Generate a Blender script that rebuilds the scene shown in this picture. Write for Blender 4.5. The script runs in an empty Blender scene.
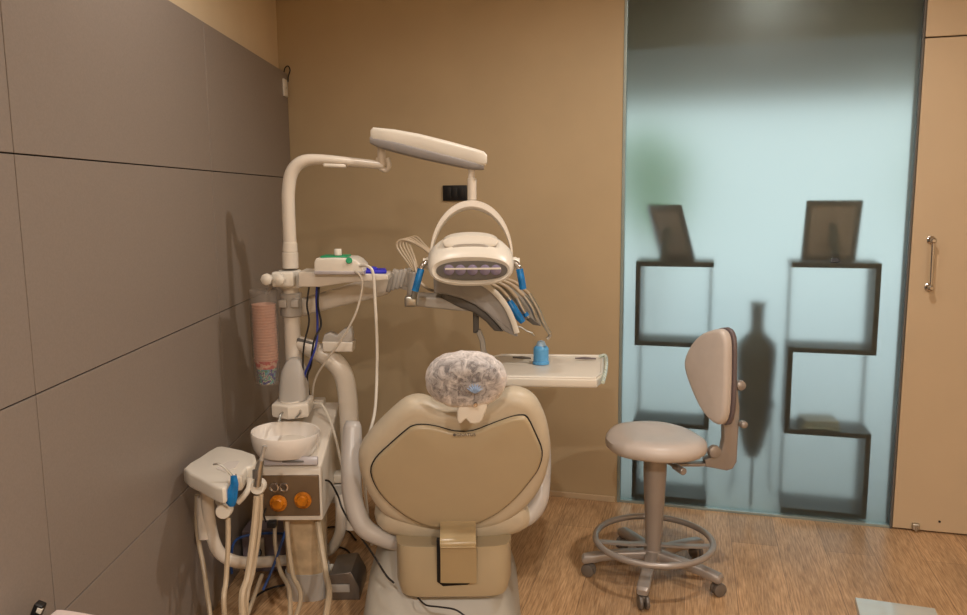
import bpy, bmesh, math, random
from mathutils import Vector, Matrix, noise
random.seed(7)
scene = bpy.context.scene
COL = scene.collection
V = Vector
PI = math.pi
# ------------------------------------------------------------------ camera
H = 1.5; F = 790.0
PITCH = math.radians(8.1); ROLL = math.radians(0.5)
cam = bpy.data.cameras.new('camera'); cam.sensor_width = 36; cam.lens = 36*F/967
cam.clip_start = .05; cam.clip_end = 200
cam_o = bpy.data.objects.new('camera', cam); COL.objects.link(cam_o)
CM = Matrix.Rotation(PI/2-PITCH, 3, 'X') @ Matrix.Rotation(-ROLL, 3, 'Z')
cam_o.matrix_world = Matrix.Translation((0, 0, H)) @ CM.to_4x4()
scene.camera = cam_o
def ray(u, v):
    return CM @ V(((u-483.5)/F, -(v-307.5)/F, -1.0))
def P(u, v, Y):                      # world point seen at (u,v) that lies at distance Y
    d = ray(u, v); return V((0, 0, H)) + d*(Y/d.y)
def PZ(u, v, z):                     # ... at height z
    d = ray(u, v); return V((0, 0, H)) + d*((z-H)/d.z)
def PP(u, v, o, n):                  # ... on a plane
    d = ray(u, v); c = V((0, 0, H)); return c + d*((o-c).dot(n)/d.dot(n))
def R(px, Y): return px*Y/F
# ------------------------------------------------------------------ materials
def lin(c):
    return tuple(((x/255)/12.92 if x/255 <= .04045 else ((x/255+.055)/1.055)**2.4) for x in c) + (1,)
MATS = {}
def mat(name, rgb, rough=.5, metal=0., nscale=0, namt=.1, bump=0., spec=.5, coat=0., trans=0., alpha=1., emit=None, estr=0, detail=4):
    m = bpy.data.materials.new(name); m.use_nodes = True
    nt = m.node_tree; b = nt.nodes['Principled BSDF']
    b.inputs['Base Color'].default_value = lin(rgb)
    b.inputs['Roughness'].default_value = rough; b.inputs['Metallic'].default_value = metal
    b.inputs['Specular IOR Level'].default_value = spec
    b.inputs['Coat Weight'].default_value = coat
    b.inputs['Transmission Weight'].default_value = trans
    b.inputs['Alpha'].default_value = alpha
    if emit: b.inputs['Emission Color'].default_value = lin(emit); b.inputs['Emission Strength'].default_value = estr
    if nscale:
        tc = nt.nodes.new('ShaderNodeTexCoord'); n = nt.nodes.new('ShaderNodeTexNoise')
        n.inputs['Scale'].default_value = nscale; n.inputs['Detail'].default_value = detail
        nt.links.new(tc.outputs['Object'], n.inputs['Vector'])
        r = nt.nodes.new('ShaderNodeMapRange'); r.inputs[1].default_value = .3; r.inputs[2].default_value = .7
        r.inputs[3].default_value = 1-namt; r.inputs[4].default_value = 1+namt*.5
        nt.links.new(n.outputs['Fac'], r.inputs[0])
        mx = nt.nodes.new('ShaderNodeVectorMath'); mx.operation = 'SCALE'
        mx.inputs[0].default_value = lin(rgb)[:3]
        nt.links.new(r.outputs[0], mx.inputs['Scale']); nt.links.new(mx.outputs[0], b.inputs['Base Color'])
        if bump:
            bp = nt.nodes.new('ShaderNodeBump'); bp.inputs['Strength'].default_value = bump; bp.inputs['Distance'].default_value = .002
            nt.links.new(n.outputs['Fac'], bp.inputs['Height']); nt.links.new(bp.outputs[0], b.inputs['Normal'])
    MATS[name] = m
    return m
M_cream = mat('cream_paint', (216, 196, 164), .75, nscale=3, namt=.05)
M_tan = mat('tan_paint', (182, 160, 126), .6, nscale=2.5, namt=.06)
M_lam = mat('grey_laminate', (136, 126, 118), .42, nscale=180, namt=.07, bump=.05, spec=.4)
M_groove = mat('dark_backing', (30, 25, 22), .9, nscale=20)
M_door = mat('cream_door_laminate', (192, 170, 140), .45, nscale=4, namt=.03)
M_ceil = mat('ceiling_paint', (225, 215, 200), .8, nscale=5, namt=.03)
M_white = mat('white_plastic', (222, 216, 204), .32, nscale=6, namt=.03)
M_enamel = mat('white_enamel', (214, 205, 192), .28, nscale=6, namt=.03)
M_greyp = mat('grey_plastic', (172, 166, 158), .4, nscale=8, namt=.05)
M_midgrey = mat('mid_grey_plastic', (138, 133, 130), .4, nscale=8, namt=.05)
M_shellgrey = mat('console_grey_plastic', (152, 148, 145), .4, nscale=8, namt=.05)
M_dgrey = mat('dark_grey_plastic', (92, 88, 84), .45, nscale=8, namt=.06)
M_arm = mat('grey_armrest_plastic', (186, 181, 176), .3, nscale=6, namt=.03)
M_bowl = mat('white_ceramic', (235, 228, 220), .12, nscale=6, namt=.02, coat=.5)
M_vinyl = mat('pale_beige_vinyl', (196, 184, 162), .42, nscale=25, namt=.05, bump=.1)
M_shell = mat('tan_shell_plastic', (176, 160, 131), .3, nscale=4, namt=.06)
M_strap = mat('greyish_tan_plate', (168, 148, 112), .25, nscale=5, namt=.05)
M_black = mat('black_plastic', (22, 21, 22), .4, nscale=10)
M_cable = mat('black_cable_rubber', (26, 22, 22), .5, nscale=10)
M_blue = mat('blue_film', (20, 120, 190), .25, nscale=30, namt=.4, bump=.6)
M_bcable = mat('blue_cable_rubber', (30, 50, 150), .4, nscale=10)
M_bhose = mat('blue_hose_rubber', (35, 70, 130), .4, nscale=10)
M_pad = mat('royal_blue_plastic', (35, 35, 190), .4, nscale=10)
M_lblue = mat('light_blue_plastic', (95, 170, 225), .35, nscale=30, namt=.1)
M_green = mat('green_plastic', (10, 150, 100), .4, nscale=10)
M_chrome = mat('chrome', (205, 200, 195), .15, metal=1, nscale=10, namt=.05)
M_steel = mat('brushed_steel', (190, 190, 185), .32, metal=1, nscale=60, namt=.08)
M_hose = mat('beige_hose_rubber', (184, 166, 140), .4, nscale=30, namt=.08)
M_orange = mat('orange_gauge_plastic', (200, 120, 20), .35, nscale=40, namt=.35)
M_brownp = mat('smoked_brown_panel', (112, 92, 70), .25, nscale=6)
M_stoolseat = mat('taupe_vinyl', (196, 186, 178), .36, nscale=22, namt=.04, bump=.05)
M_stoolmet = mat('taupe_painted_metal', (160, 152, 146), .32, metal=.35, nscale=10, namt=.05)
M_stooledge = mat('dark_mauve_plastic', (104, 92, 94), .35, nscale=8)
M_caster = mat('grey_caster_plastic', (105, 97, 90), .35, nscale=12)
M_shelf = mat('black_shelf_board', (14, 18, 24), .5, nscale=8)
M_frame = mat('dark_frame_board', (66, 52, 50), .55, nscale=10)
M_framein = mat('brown_frame_backing', (168, 136, 126), .7, nscale=10)
M_vase = mat('dark_brown_pottery', (92, 84, 80), .5, nscale=14, namt=.3)
M_iron = mat('black_wrought_iron', (20, 20, 22), .5, nscale=20)
M_paperbk = mat('magazine_paper', (190, 185, 175), .7, nscale=20)
M_tile = mat('pale_terrace_tile', (236, 236, 240), .4, nscale=3, namt=.08)
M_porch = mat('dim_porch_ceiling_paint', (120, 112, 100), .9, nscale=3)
M_leaf = mat('leaf_green', (84, 150, 60), .6, nscale=5, namt=.5)
M_bark = mat('bark_brown', (90, 70, 50), .8, nscale=20, namt=.3, bump=.5)
M_base = mat('grey_base_cover', (172, 168, 158), .4, nscale=6, namt=.06)
M_cup = mat('pinkish_paper_cup', (226, 178, 156), .6, nscale=20, namt=.04)
M_wrap = mat('cloudy_column_wrap', (196, 172, 138), .22, nscale=14, namt=.35, bump=.5)
M_box = mat('grey_metal_box', (120, 112, 104), .3, metal=.5, nscale=8)
M_pink = mat('pinkish_white_plastic', (226, 208, 202), .35, nscale=6, namt=.02)
M_cushd = mat('dark_headrest_vinyl', (84, 80, 84), .5, nscale=30, namt=.2)
M_lensd = mat('violet_grey_lens', (130, 122, 148), .08, nscale=30, coat=1)
M_panel = mat('pale_grey_panel', (176, 170, 172), .25, nscale=8)
M_mauve = mat('mauve_board', (112, 100, 104), .6, nscale=8)
M_lamp = mat('lamp_diffuser', (255, 240, 220), .5, emit=(255, 214, 160), estr=8)
M_lidgrey = mat('satin_grey_lid', (176, 182, 178), .25, nscale=10, namt=.04, coat=.4)
M_alum = mat('aluminium_trim', (150, 165, 165), .35, metal=.6, nscale=30, namt=.04)

def clear_mat(name, tint, white, s=.2):
    m = bpy.data.materials.new(name); m.use_nodes = True; nt = m.node_tree
    b = nt.nodes['Principled BSDF']; b.inputs['Base Color'].default_value = lin(white); b.inputs['Roughness'].default_value = .12
    t = nt.nodes.new('ShaderNodeBsdfTransparent'); t.inputs[0].default_value = lin(tint)
    x = nt.nodes.new('ShaderNodeMixShader'); n = nt.nodes.new('ShaderNodeTexNoise'); n.inputs['Scale'].default_value = 12
    r = nt.nodes.new('ShaderNodeMapRange'); r.inputs[1].default_value = .3; r.inputs[2].default_value = .7; r.inputs[3].default_value = s*.6; r.inputs[4].default_value = s*1.4
    nt.links.new(n.outputs['Fac'], r.inputs[0]); nt.links.new(r.outputs[0], x.inputs[0])
    nt.links.new(t.outputs[0], x.inputs[1]); nt.links.new(b.outputs[0], x.inputs[2])
    nt.links.new(x.outputs[0], nt.nodes['Material Output'].inputs[0]); return m
M_clear = clear_mat('clear_plastic', (240, 238, 235), (220, 215, 210), .08)
# crinkled headrest film
def film_mat():
    m = bpy.data.materials.new('crinkled_white_film'); m.use_nodes = True; nt = m.node_tree
    b = nt.nodes['Principled BSDF']; b.inputs['Base Color'].default_value = lin((238, 232, 230)); b.inputs['Roughness'].default_value = .3
    tc = nt.nodes.new('ShaderNodeTexCoord')
    n = nt.nodes.new('ShaderNodeTexNoise'); n.inputs['Scale'].default_value = 34; n.inputs['Detail'].default_value = 8; n.inputs['Roughness'].default_value = .65; n.inputs['Distortion'].default_value = 1.2
    nt.links.new(tc.outputs['Object'], n.inputs['Vector'])
    # creases radiating from the gathered knot
    vo = nt.nodes.new('ShaderNodeTexVoronoi'); vo.feature = 'DISTANCE_TO_EDGE'; vo.inputs['Scale'].default_value = 9
    nt.links.new(tc.outputs['Object'], vo.inputs['Vector'])
    cr = nt.nodes.new('ShaderNodeMapRange'); cr.inputs[1].default_value = 0; cr.inputs[2].default_value = .035; cr.inputs[3].default_value = .15; cr.inputs[4].default_value = 0
    nt.links.new(vo.outputs['Distance'], cr.inputs[0])
    r = nt.nodes.new('ShaderNodeMapRange'); r.inputs[1].default_value = .35; r.inputs[2].default_value = .65; r.inputs[3].default_value = .05; r.inputs[4].default_value = .6
    nt.links.new(n.outputs['Fac'], r.inputs[0])
    a = nt.nodes.new('ShaderNodeMath'); a.operation = 'ADD'; a.use_clamp = True
    nt.links.new(r.outputs[0], a.inputs[0]); nt.links.new(cr.outputs[0], a.inputs[1])
    lw = nt.nodes.new('ShaderNodeLayerWeight'); lw.inputs[0].default_value = .35
    a2 = nt.nodes.new('ShaderNodeMath'); a2.operation = 'ADD'; a2.use_clamp = True; nt.links.new(a.outputs[0], a2.inputs[0]); nt.links.new(lw.outputs['Facing'], a2.inputs[1]); a = a2
    t = nt.nodes.new('ShaderNodeBsdfTransparent'); x = nt.nodes.new('ShaderNodeMixShader')
    nt.links.new(a.outputs[0], x.inputs[0]); nt.links.new(t.outputs[0], x.inputs[1]); nt.links.new(b.outputs[0], x.inputs[2])
    bp = nt.nodes.new('ShaderNodeBump'); bp.inputs['Strength'].default_value = .8; bp.inputs['Distance'].default_value = .004
    nt.links.new(n.outputs['Fac'], bp.inputs['Height']); nt.links.new(bp.outputs[0], b.inputs['Normal'])
    nt.links.new(x.outputs[0], nt.nodes['Material Output'].inputs[0]); return m
M_film = film_mat()
# printed cup
def print_mat():
    m = bpy.data.materials.new('printed_paper_cup'); m.use_nodes = True; nt = m.node_tree
    b = nt.nodes['Principled BSDF']; b.inputs['Roughness'].default_value = .5
    tc = nt.nodes.new('ShaderNodeTexCoord'); sp = nt.nodes.new('ShaderNodeSeparateXYZ'); nt.links.new(tc.outputs['Object'], sp.inputs[0])
    n = nt.nodes.new('ShaderNodeTexNoise'); n.inputs['Scale'].default_value = 22; n.inputs['Distortion'].default_value = 3
    nt.links.new(tc.outputs['Object'], n.inputs['Vector'])
    sw = nt.nodes.new('ShaderNodeValToRGB'); e = sw.color_ramp.elements; sw.color_ramp.interpolation = 'CONSTANT'
    e[0].position = 0; e[0].color = lin((40, 60, 150))
    for p, c in ((.42, (90, 50, 120)), (.48, (240, 230, 220)), (.52, (60, 150, 110)), (.6, (90, 170, 200))):
        k = e.new(p); k.color = lin(c)
    e[-1].color = lin((190, 150, 120))
    nt.links.new(n.outputs['Fac'], sw.inputs[0])
    tx = nt.nodes.new('ShaderNodeValToRGB'); tx.color_ramp.interpolation = 'CONSTANT'
    tx.color_ramp.elements[0].color = lin((196, 70, 66)); tx.color_ramp.elements[1].position = .5; tx.color_ramp.elements[1].color = lin((226, 178, 156))
    n2 = nt.nodes.new('ShaderNodeTexNoise'); n2.inputs['Scale'].default_value = 60; nt.links.new(tc.outputs['Object'], n2.inputs['Vector']); nt.links.new(n2.outputs['Fac'], tx.inputs[0])
    lt = nt.nodes.new('ShaderNodeMath'); lt.operation = 'LESS_THAN'; lt.inputs[1].default_value = .058
    nt.links.new(sp.outputs[2], lt.inputs[0])
    mx = nt.nodes.new('ShaderNodeMix'); mx.data_type = 'RGBA'
    nt.links.new(lt.outputs[0], mx.inputs[0]); nt.links.new(tx.outputs[0], mx.inputs[6]); nt.links.new(sw.outputs[0], mx.inputs[7])
    nt.links.new(mx.outputs[2], b.inputs['Base Color']); return m
M_print = print_mat()
# frosted glass: one rough face, one smooth face
def frost(rough, haze):
    m = bpy.data.materials.new('frosted_glass'); m.use_nodes = True; nt = m.node_tree
    nt.nodes.remove(nt.nodes['Principled BSDF'])
    g = nt.nodes.new('ShaderNodeBsdfGlass'); g.inputs['Roughness'].default_value = rough; g.inputs['IOR'].default_value = 1.45
    g.inputs['Color'].default_value = lin((236, 244, 242))
    d = nt.nodes.new('ShaderNodeBsdfDiffuse'); d.inputs[0].default_value = lin((176, 176, 170))
    t = nt.nodes.new('ShaderNodeBsdfTranslucent'); t.inputs[0].default_value = lin((190, 205, 205))
    a = nt.nodes.new('ShaderNodeMixShader'); a.inputs[0].default_value = .5
    nt.links.new(d.outputs[0], a.inputs[1]); nt.links.new(t.outputs[0], a.inputs[2])
    x = nt.nodes.new('ShaderNodeMixShader'); x.inputs[0].default_value = haze
    nt.links.new(g.outputs[0], x.inputs[1]); nt.links.new(a.outputs[0], x.inputs[2])
    nt.links.new(x.outputs[0], nt.nodes['Material Output'].inputs[0]); return m
M_frost = frost(.36, .06)
M_glass = frost(.0, .0); M_glass.name = 'smooth_glass'
# wood floor
def wood():
    m = bpy.data.materials.new('wood_laminate_floor'); m.use_nodes = True; nt = m.node_tree
    b = nt.nodes['Principled BSDF']
    tc = nt.nodes.new('ShaderNodeTexCoord')
    mp = nt.nodes.new('ShaderNodeMapping'); mp.inputs['Rotation'].default_value = (0, 0, math.radians(-75))
    nt.links.new(tc.outputs['Object'], mp.inputs[0])
    br = nt.nodes.new('ShaderNodeTexBrick'); br.inputs['Scale'].default_value = 1; br.inputs['Brick Width'].default_value = 1.3
    br.inputs['Row Height'].default_value = .19; br.inputs['Mortar Size'].default_value = .0012; br.inputs['Bias'].default_value = 0
    br.offset = .37
    br.inputs['Color1'].default_value = (.8, .8, .8, 1); br.inputs['Color2'].default_value = (1.05, 1.05, 1.05, 1); br.inputs['Mortar'].default_value = (.45, .42, .4, 1)
    nt.links.new(mp.outputs[0], br.inputs[0])
    m2 = nt.nodes.new('ShaderNodeMapping'); m2.inputs['Scale'].default_value = (11, 170, 1)
    nt.links.new(mp.outputs[0], m2.inputs[0])
    n = nt.nodes.new('ShaderNodeTexNoise'); n.inputs['Scale'].default_value = 1; n.inputs['Detail'].default_value = 5; n.inputs['Roughness'].default_value = .6
    nt.links.new(m2.outputs[0], n.inputs[0])
    m3 = nt.nodes.new('ShaderNodeMapping'); m3.inputs['Scale'].default_value = (1.4, 9, 1)
    nt.links.new(mp.outputs[0], m3.inputs[0])
    n3 = nt.nodes.new('ShaderNodeTexNoise'); n3.inputs['Scale'].default_value = 1; n3.inputs['Detail'].default_value = 3
    nt.links.new(m3.outputs[0], n3.inputs[0])
    r = nt.nodes.new('ShaderNodeValToRGB'); e = r.color_ramp.elements
    e[0].position = .3; e[0].color = lin((142, 108, 76)); e[1].position = .7; e[1].color = lin((216, 180, 140))
    k = e.new(.5); k.color = lin((188, 150, 110))
    nt.links.new(n.outputs['Fac'], r.inputs[0])
    mr = nt.nodes.new('ShaderNodeMapRange'); mr.inputs[1].default_value = .3; mr.inputs[2].default_value = .7; mr.inputs[3].default_value = .85; mr.inputs[4].default_value = 1.12
    nt.links.new(n3.outputs['Fac'], mr.inputs[0])
    x = nt.nodes.new('ShaderNodeMix'); x.data_type = 'RGBA'; x.blend_type = 'MULTIPLY'; x.inputs[0].default_value = 1
    nt.links.new(r.outputs[0], x.inputs[6]); nt.links.new(br.outputs['Color'], x.inputs[7])
    s = nt.nodes.new('ShaderNodeVectorMath'); s.operation = 'SCALE'
    nt.links.new(x.outputs[2], s.inputs[0]); nt.links.new(mr.outputs[0], s.inputs['Scale'])
    nt.links.new(s.outputs[0], b.inputs['Base Color'])
    b.inputs['Roughness'].default_value = .36; b.inputs['Specular IOR Level'].default_value = .5
    bp = nt.nodes.new('ShaderNodeBump'); bp.inputs['Strength'].default_value = .25; bp.inputs['Distance'].default_value = .001
    nt.links.new(n.outputs['Fac'], bp.inputs['Height']); nt.links.new(bp.outputs[0], b.inputs['Normal'])
    return m
M_wood = wood()
# ------------------------------------------------------------------ object helpers
def thing(name, label, cat, loc, group=None):
    o = bpy.data.objects.new(name, None); COL.objects.link(o); o.location = loc
    o.empty_display_size = .05
    o['label'] = label; o['category'] = cat
    if group: o['group'] = group
    return o
def wloc(o):
    l = V(o.location)
    while o.parent: o = o.parent; l += V(o.location)
    return l
def obj(name, bm, m, parent=None, smooth=True, label=None, loc=None):
    bmesh.ops.recalc_face_normals(bm, faces=bm.faces)
    base = wloc(parent) if parent else V((0, 0, 0))
    if parent is None and loc is not None: base = V(loc)
    bmesh.ops.translate(bm, verts=bm.verts, vec=-base)
    me = bpy.data.meshes.new(name); bm.to_mesh(me); bm.free()
    for mm in (m if isinstance(m, (list, tuple)) else [m]): me.materials.append(mm)
    if smooth:
        for p in me.polygons: p.use_smooth = True
        try: me.set_sharp_from_angle(angle=math.radians(38))
        except Exception: pass
    o = bpy.data.objects.new(name, me); COL.objects.link(o)
    if parent: o.parent = parent
    else: o.location = base
    if label: o['label'] = label
    return o
def single(name, bm, m, label, cat, loc=None, group=None, smooth=True):
    if loc is None:
        lo = V((min(v.co.x for v in bm.verts), min(v.co.y for v in bm.verts), min(v.co.z for v in bm.verts)))
        hi = V((max(v.co.x for v in bm.verts), max(v.co.y for v in bm.verts), 0))
        loc = V(((lo.x+hi.x)/2, (lo.y+hi.y)/2, lo.z))
    o = obj(name, bm, m, None, smooth, label, loc)
    o['category'] = cat
    if group: o['group'] = group
    return o
def struct(name, bm, m, parent=None, smooth=False):
    o = obj(name, bm, m, parent, smooth)
    if not parent: o['kind'] = 'structure'
    return o
def B(): return bmesh.new()
def box(bm, c, s, rot=None, bev=0, seg=3):
    r = bmesh.ops.create_cube(bm, size=1); vs = r['verts']
    bmesh.ops.scale(bm, verts=vs, vec=s)
    if bev:
        es = list({e for v in vs for e in v.link_edges})
        g = bmesh.ops.bevel(bm, geom=es, offset=bev, segments=seg, affect='EDGES', profile=.5)
        vs = list({v for f in g['faces'] for v in f.verts} | {v for v in vs if v.is_valid})
    if rot is not None: bmesh.ops.rotate(bm, verts=vs, cent=(0, 0, 0), matrix=rot)
    bmesh.ops.translate(bm, verts=vs, vec=c)
    return bm
def RZ(a): return Matrix.Rotation(math.radians(a), 3, 'Z')
def spline(pts, n=8):
    pts = [V(p) for p in pts]
    if len(pts) < 3: return pts
    out = []; q = [pts[0]*2-pts[1]] + pts + [pts[-1]*2-pts[-2]]
    for i in range(1, len(q)-2):
        a, b, c, d = q[i-1:i+3]
        for k in range(n):
            t = k/n
            out.append(.5*((2*b)+(c-a)*t+(2*a-5*b+4*c-d)*t*t+(3*b-a-3*c+d)*t**3))
    out.append(pts[-1]); return out
def spl_closed(pts, n=6):
    pts = [V(p) for p in pts]; N = len(pts); out = []
    for i in range(N):
        a, b, c, d = pts[i-1], pts[i], pts[(i+1) % N], pts[(i+2) % N]
        for k in range(n):
            t = k/n
            out.append(.5*((2*b)+(c-a)*t+(2*a-5*b+4*c-d)*t*t+(3*b-a-3*c+d)*t**3))
    return out
def loft(bm, rings, cap=True, closed=False):
    vr = [[bm.verts.new(p) for p in r] for r in rings]; n = len(rings[0])
    m = len(vr)
    for i in range(m if closed else m-1):
        a, b = vr[i], vr[(i+1) % m]
        for k in range(n): bm.faces.new((a[k], a[(k+1) % n], b[(k+1) % n], b[k]))
    if cap and not closed: bm.faces.new(vr[0]); bm.faces.new(vr[-1][::-1])
    return bm
def tube(bm, pts, r, seg=10, n=8, smooth=True, closed=False):
    rr = r if isinstance(r, (list, tuple)) else None
    p = (spl_closed(pts, n) if closed else spline(pts, n)) if smooth else [V(x) for x in pts]
    N = len(p); rings = []; up = None
    for i in range(N):
        if closed: t = (p[(i+1) % N]-p[i-1])
        else: t = p[min(i+1, N-1)]-p[max(i-1, 0)]
        t.normalize()
        if up is None:
            up = V((0, 0, 1)) if abs(t.z) < .9 else V((0, 1, 0))
        a = (up - t*up.dot(t)).normalized(); b = t.cross(a); up = a
        if rr:
            f = i/(N-1)*(len(rr)-1); k = min(int(f), len(rr)-2); rad = rr[k]+(rr[k+1]-rr[k])*(f-k)
        else: rad = r
        rings.append([p[i]+a*math.cos(2*PI*j/seg)*rad+b*math.sin(2*PI*j/seg)*rad for j in range(seg)])
    return loft(bm, rings, closed=closed)
def flat_sweep(bm, pts, w, h, wdir, n=8):     # rectangular band; w along wdir, h across
    p = spline(pts, n); rings = []; N = len(p); W = V(wdir).normalized()
    for i in range(N):
        t = (p[min(i+1, N-1)]-p[max(i-1, 0)]).normalized(); a = (W-t*W.dot(t)).normalized(); b = t.cross(a)
        f = i/(N-1); hh = h(f) if callable(h) else h
        e = .25
        rings.append([p[i]+a*x*w/2+b*y*hh/2 for x, y in ((1-e, 1), (1, 1-e), (1, -1+e), (1-e, -1), (-1+e, -1), (-1, -1+e), (-1, 1-e), (-1+e, 1))])
    return loft(bm, rings)
def cyl(bm, a, b, r, r2=None, seg=20, bev=0):
    a, b = V(a), V(b); r2 = r if r2 is None else r2
    t = (b-a).normalized(); u = (V((0, 0, 1)) if abs(t.z) < .9 else V((1, 0, 0))); x = (u-t*u.dot(t)).normalized(); y = t.cross(x)
    def ring(c, q): return [c+x*math.cos(2*PI*j/seg)*q+y*math.sin(2*PI*j/seg)*q for j in range(seg)]
    rs = [ring(a, r), ring(b, r2)]
    if bev: rs = [ring(a, r-bev), ring(a+t*bev, r), ring(b-t*bev, r2), ring(b, r2-bev)]
    return loft(bm, rs)
def lathe(bm, c, prof, seg=32, axis=None, cap=True):
    c = V(c); ax = V(axis or (0, 0, 1)).normalized(); u = V((1, 0, 0)) if abs(ax.x) < .9 else V((0, 1, 0))
    x = (u-ax*u.dot(ax)).normalized(); y = ax.cross(x)
    return loft(bm, [[c+ax*h+x*math.cos(2*PI*j/seg)*max(r, 1e-4)+y*math.sin(2*PI*j/seg)*max(r, 1e-4) for j in range(seg)] for r, h in prof], cap)
def inset(poly, nrm, d):
    N = len(poly); out = []
    for i in range(N):
        a = (poly[i]-poly[i-1]); b = (poly[(i+1) % N]-poly[i])
        na = a.cross(nrm).normalized(); nb = b.cross(nrm).normalized(); m = (na+nb)
        m = m.normalized() if m.length > 1e-6 else na
        out.append(poly[i]-m*d)
    return out
def rprism(bm, poly, vec, r=.01, seg=4, sm=0, bulge=0):   # rounded extrusion of a planar outline
    poly = spl_closed(poly, sm) if sm else [V(p) for p in poly]
    vec = V(vec); n = vec.normalized(); L = vec.length
    area = V((0, 0, 0))
    for i in range(len(poly)): area += poly[i-1].cross(poly[i])
    s = 1 if area.dot(n) > 0 else -1
    r = min(r, L/2)
    prof = []
    for k in range(seg+1):
        a = PI/2*k/seg; prof.append((r-r*math.sin(a), r-r*math.cos(a)))
    prof2 = [(i, L-h) for i, h in prof[::-1]]
    cen = sum(poly, V((0, 0, 0)))/len(poly)
    rings = []
    for i, h in prof+prof2:
        rings.append([p+n*h for p in inset(poly, n, i*s)])
    if bulge:
        def extra(ring, base, sgn):
            out = []
            for f in (.8, .55, .3, .08):
                out.append([cen+n*((p-cen).dot(n)+sgn*bulge*(1-f*f))+(p-cen-n*(p-cen).dot(n))*f for p in ring])
            return out
        rings = extra(rings[0], 0, -1)[::-1]+rings+extra(rings[-1], 0, 1)
    return loft(bm, rings)
def sellipse(c, ax, ay, rx, ry, p=2.5, n=32):
    out = []
    for j in range(n):
        a = 2*PI*j/n; ca, sa = math.cos(a), math.sin(a)
        out.append(V(c)+V(ax)*rx*math.copysign(abs(ca)**(2/p), ca)+V(ay)*ry*math.copysign(abs(sa)**(2/p), sa))
    return out
X3 = V((1, 0, 0)); Y3 = V((0, 1, 0)); Z3 = V((0, 0, 1))
def pillow(c, ax, ay, az, rx, ry, t, p=2.6, n=40, k=10, crown=.0):
    bm = B(); rings = []
    for i in range(k+1):
        a = -PI/2+PI*i/k; s = max(abs(math.cos(a))**.45, .03)
        rings.append([q for q in sellipse(V(c)+V(az)*math.sin(a)*t/2, ax, ay, rx*s, ry*s, p, n)])
    return loft(bm, rings)
def text_mesh(txt, size, ext, name, m, parent, origin, xa, ya):
    cu = bpy.data.curves.new(name, 'FONT'); cu.body = txt; cu.size = size; cu.extrude = ext; cu.align_x = 'CENTER'
    t = bpy.data.objects.new(name, cu); COL.objects.link(t)
    dg = bpy.context.evaluated_depsgraph_get(); me = bpy.data.meshes.new_from_object(t.evaluated_get(dg))
    bpy.data.objects.remove(t); bpy.data.curves.remove(cu)
    za = V(xa).cross(V(ya)).normalized()
    mm = Matrix((V(xa), V(ya), za)).transposed().to_4x4(); mm.translation = V(origin)-wloc(parent)
    me.transform(mm); me.materials.append(m); me.name = name
    o = bpy.data.objects.new(name, me); COL.objects.link(o); o.parent = parent; return o
# ------------------------------------------------------------------ the room
# left wall: x = XL.  back wall: plane through WB, turned 15 degrees
WB = PZ(617, 502, 0); TH = math.radians(16.0)
wd = V((math.cos(TH), -math.sin(TH), 0)); wn = V((-math.sin(TH), -math.cos(TH), 0))   # along, towards the room
def W(u, v, off=0): return PP(u, v, WB+wn*off, wn)
def WS(s, z, off=0): return WB+wd*s+wn*off+Z3*z
def sW(u, v): return (W(u, v)-WB).dot(wd)
XL = W(290, 150).x; XC = W(277.5, 40).x
s_corner = (XL-WB.x)/wd.x
CE = 2.75
Y0 = -1.6; XR = 2.6
s_gl = sW(620, 300); s_gr = sW(905, 300); s_right = (XR-WB.x)/wd.x
def wbox(bm, s0, s1, z0, z1, o0, o1, bev=0):
    c = WS((s0+s1)/2, (z0+z1)/2, (o0+o1)/2)
    return box(bm, c, (s1-s0, abs(o1-o0), z1-z0), RZ(-math.degrees(TH)), bev)
# floor
bm = B(); box(bm, ((XL+XR)/2, 1.3, -.05), (XR-XL+.6, 6.2, .1)); 
# cut the floor along the back wall line
bmesh.ops.bisect_plane(bm, geom=bm.verts[:]+bm.edges[:]+bm.faces[:], plane_co=WS(0, 0, -.06), plane_no=-wn, clear_outer=True)
bmesh.ops.holes_fill(bm, edges=bm.edges)
struct('floor', bm, M_wood)
bm = B(); box(bm, ((XL+XR)/2, 1.3, CE+.05), (XR-XL+.6, 6.2, .1))
bmesh.ops.bisect_plane(bm, geom=bm.verts[:]+bm.edges[:]+bm.faces[:], plane_co=WS(0, 0, -.06), plane_no=-wn, clear_outer=True)
bmesh.ops.holes_fill(bm, edges=bm.edges)
struct('ceiling', bm, M_ceil)
yc = WS(s_corner, 0).y
bm = B(); box(bm, (XC-.05, (Y0+yc)/2, CE/2), (.1, yc-Y0+.3, CE)); wl = struct('wall_left', bm, M_cream)
bm = B(); box(bm, (XR+.05, (Y0+WS(s_right, 0).y)/2, CE/2), (.1, WS(s_right, 0).y-Y0+.1, CE)); struct('wall_right', bm, M_cream)
bm = B(); box(bm, ((XL+XR)/2, Y0-.05, CE/2), (XR-XL+.3, .1, CE)); struct('wall_front', bm, M_cream)
bm = B(); wbox(bm, s_corner-.25, s_gl, 0, CE, -.1, 0); struct('wall_back', bm, M_tan)
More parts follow.
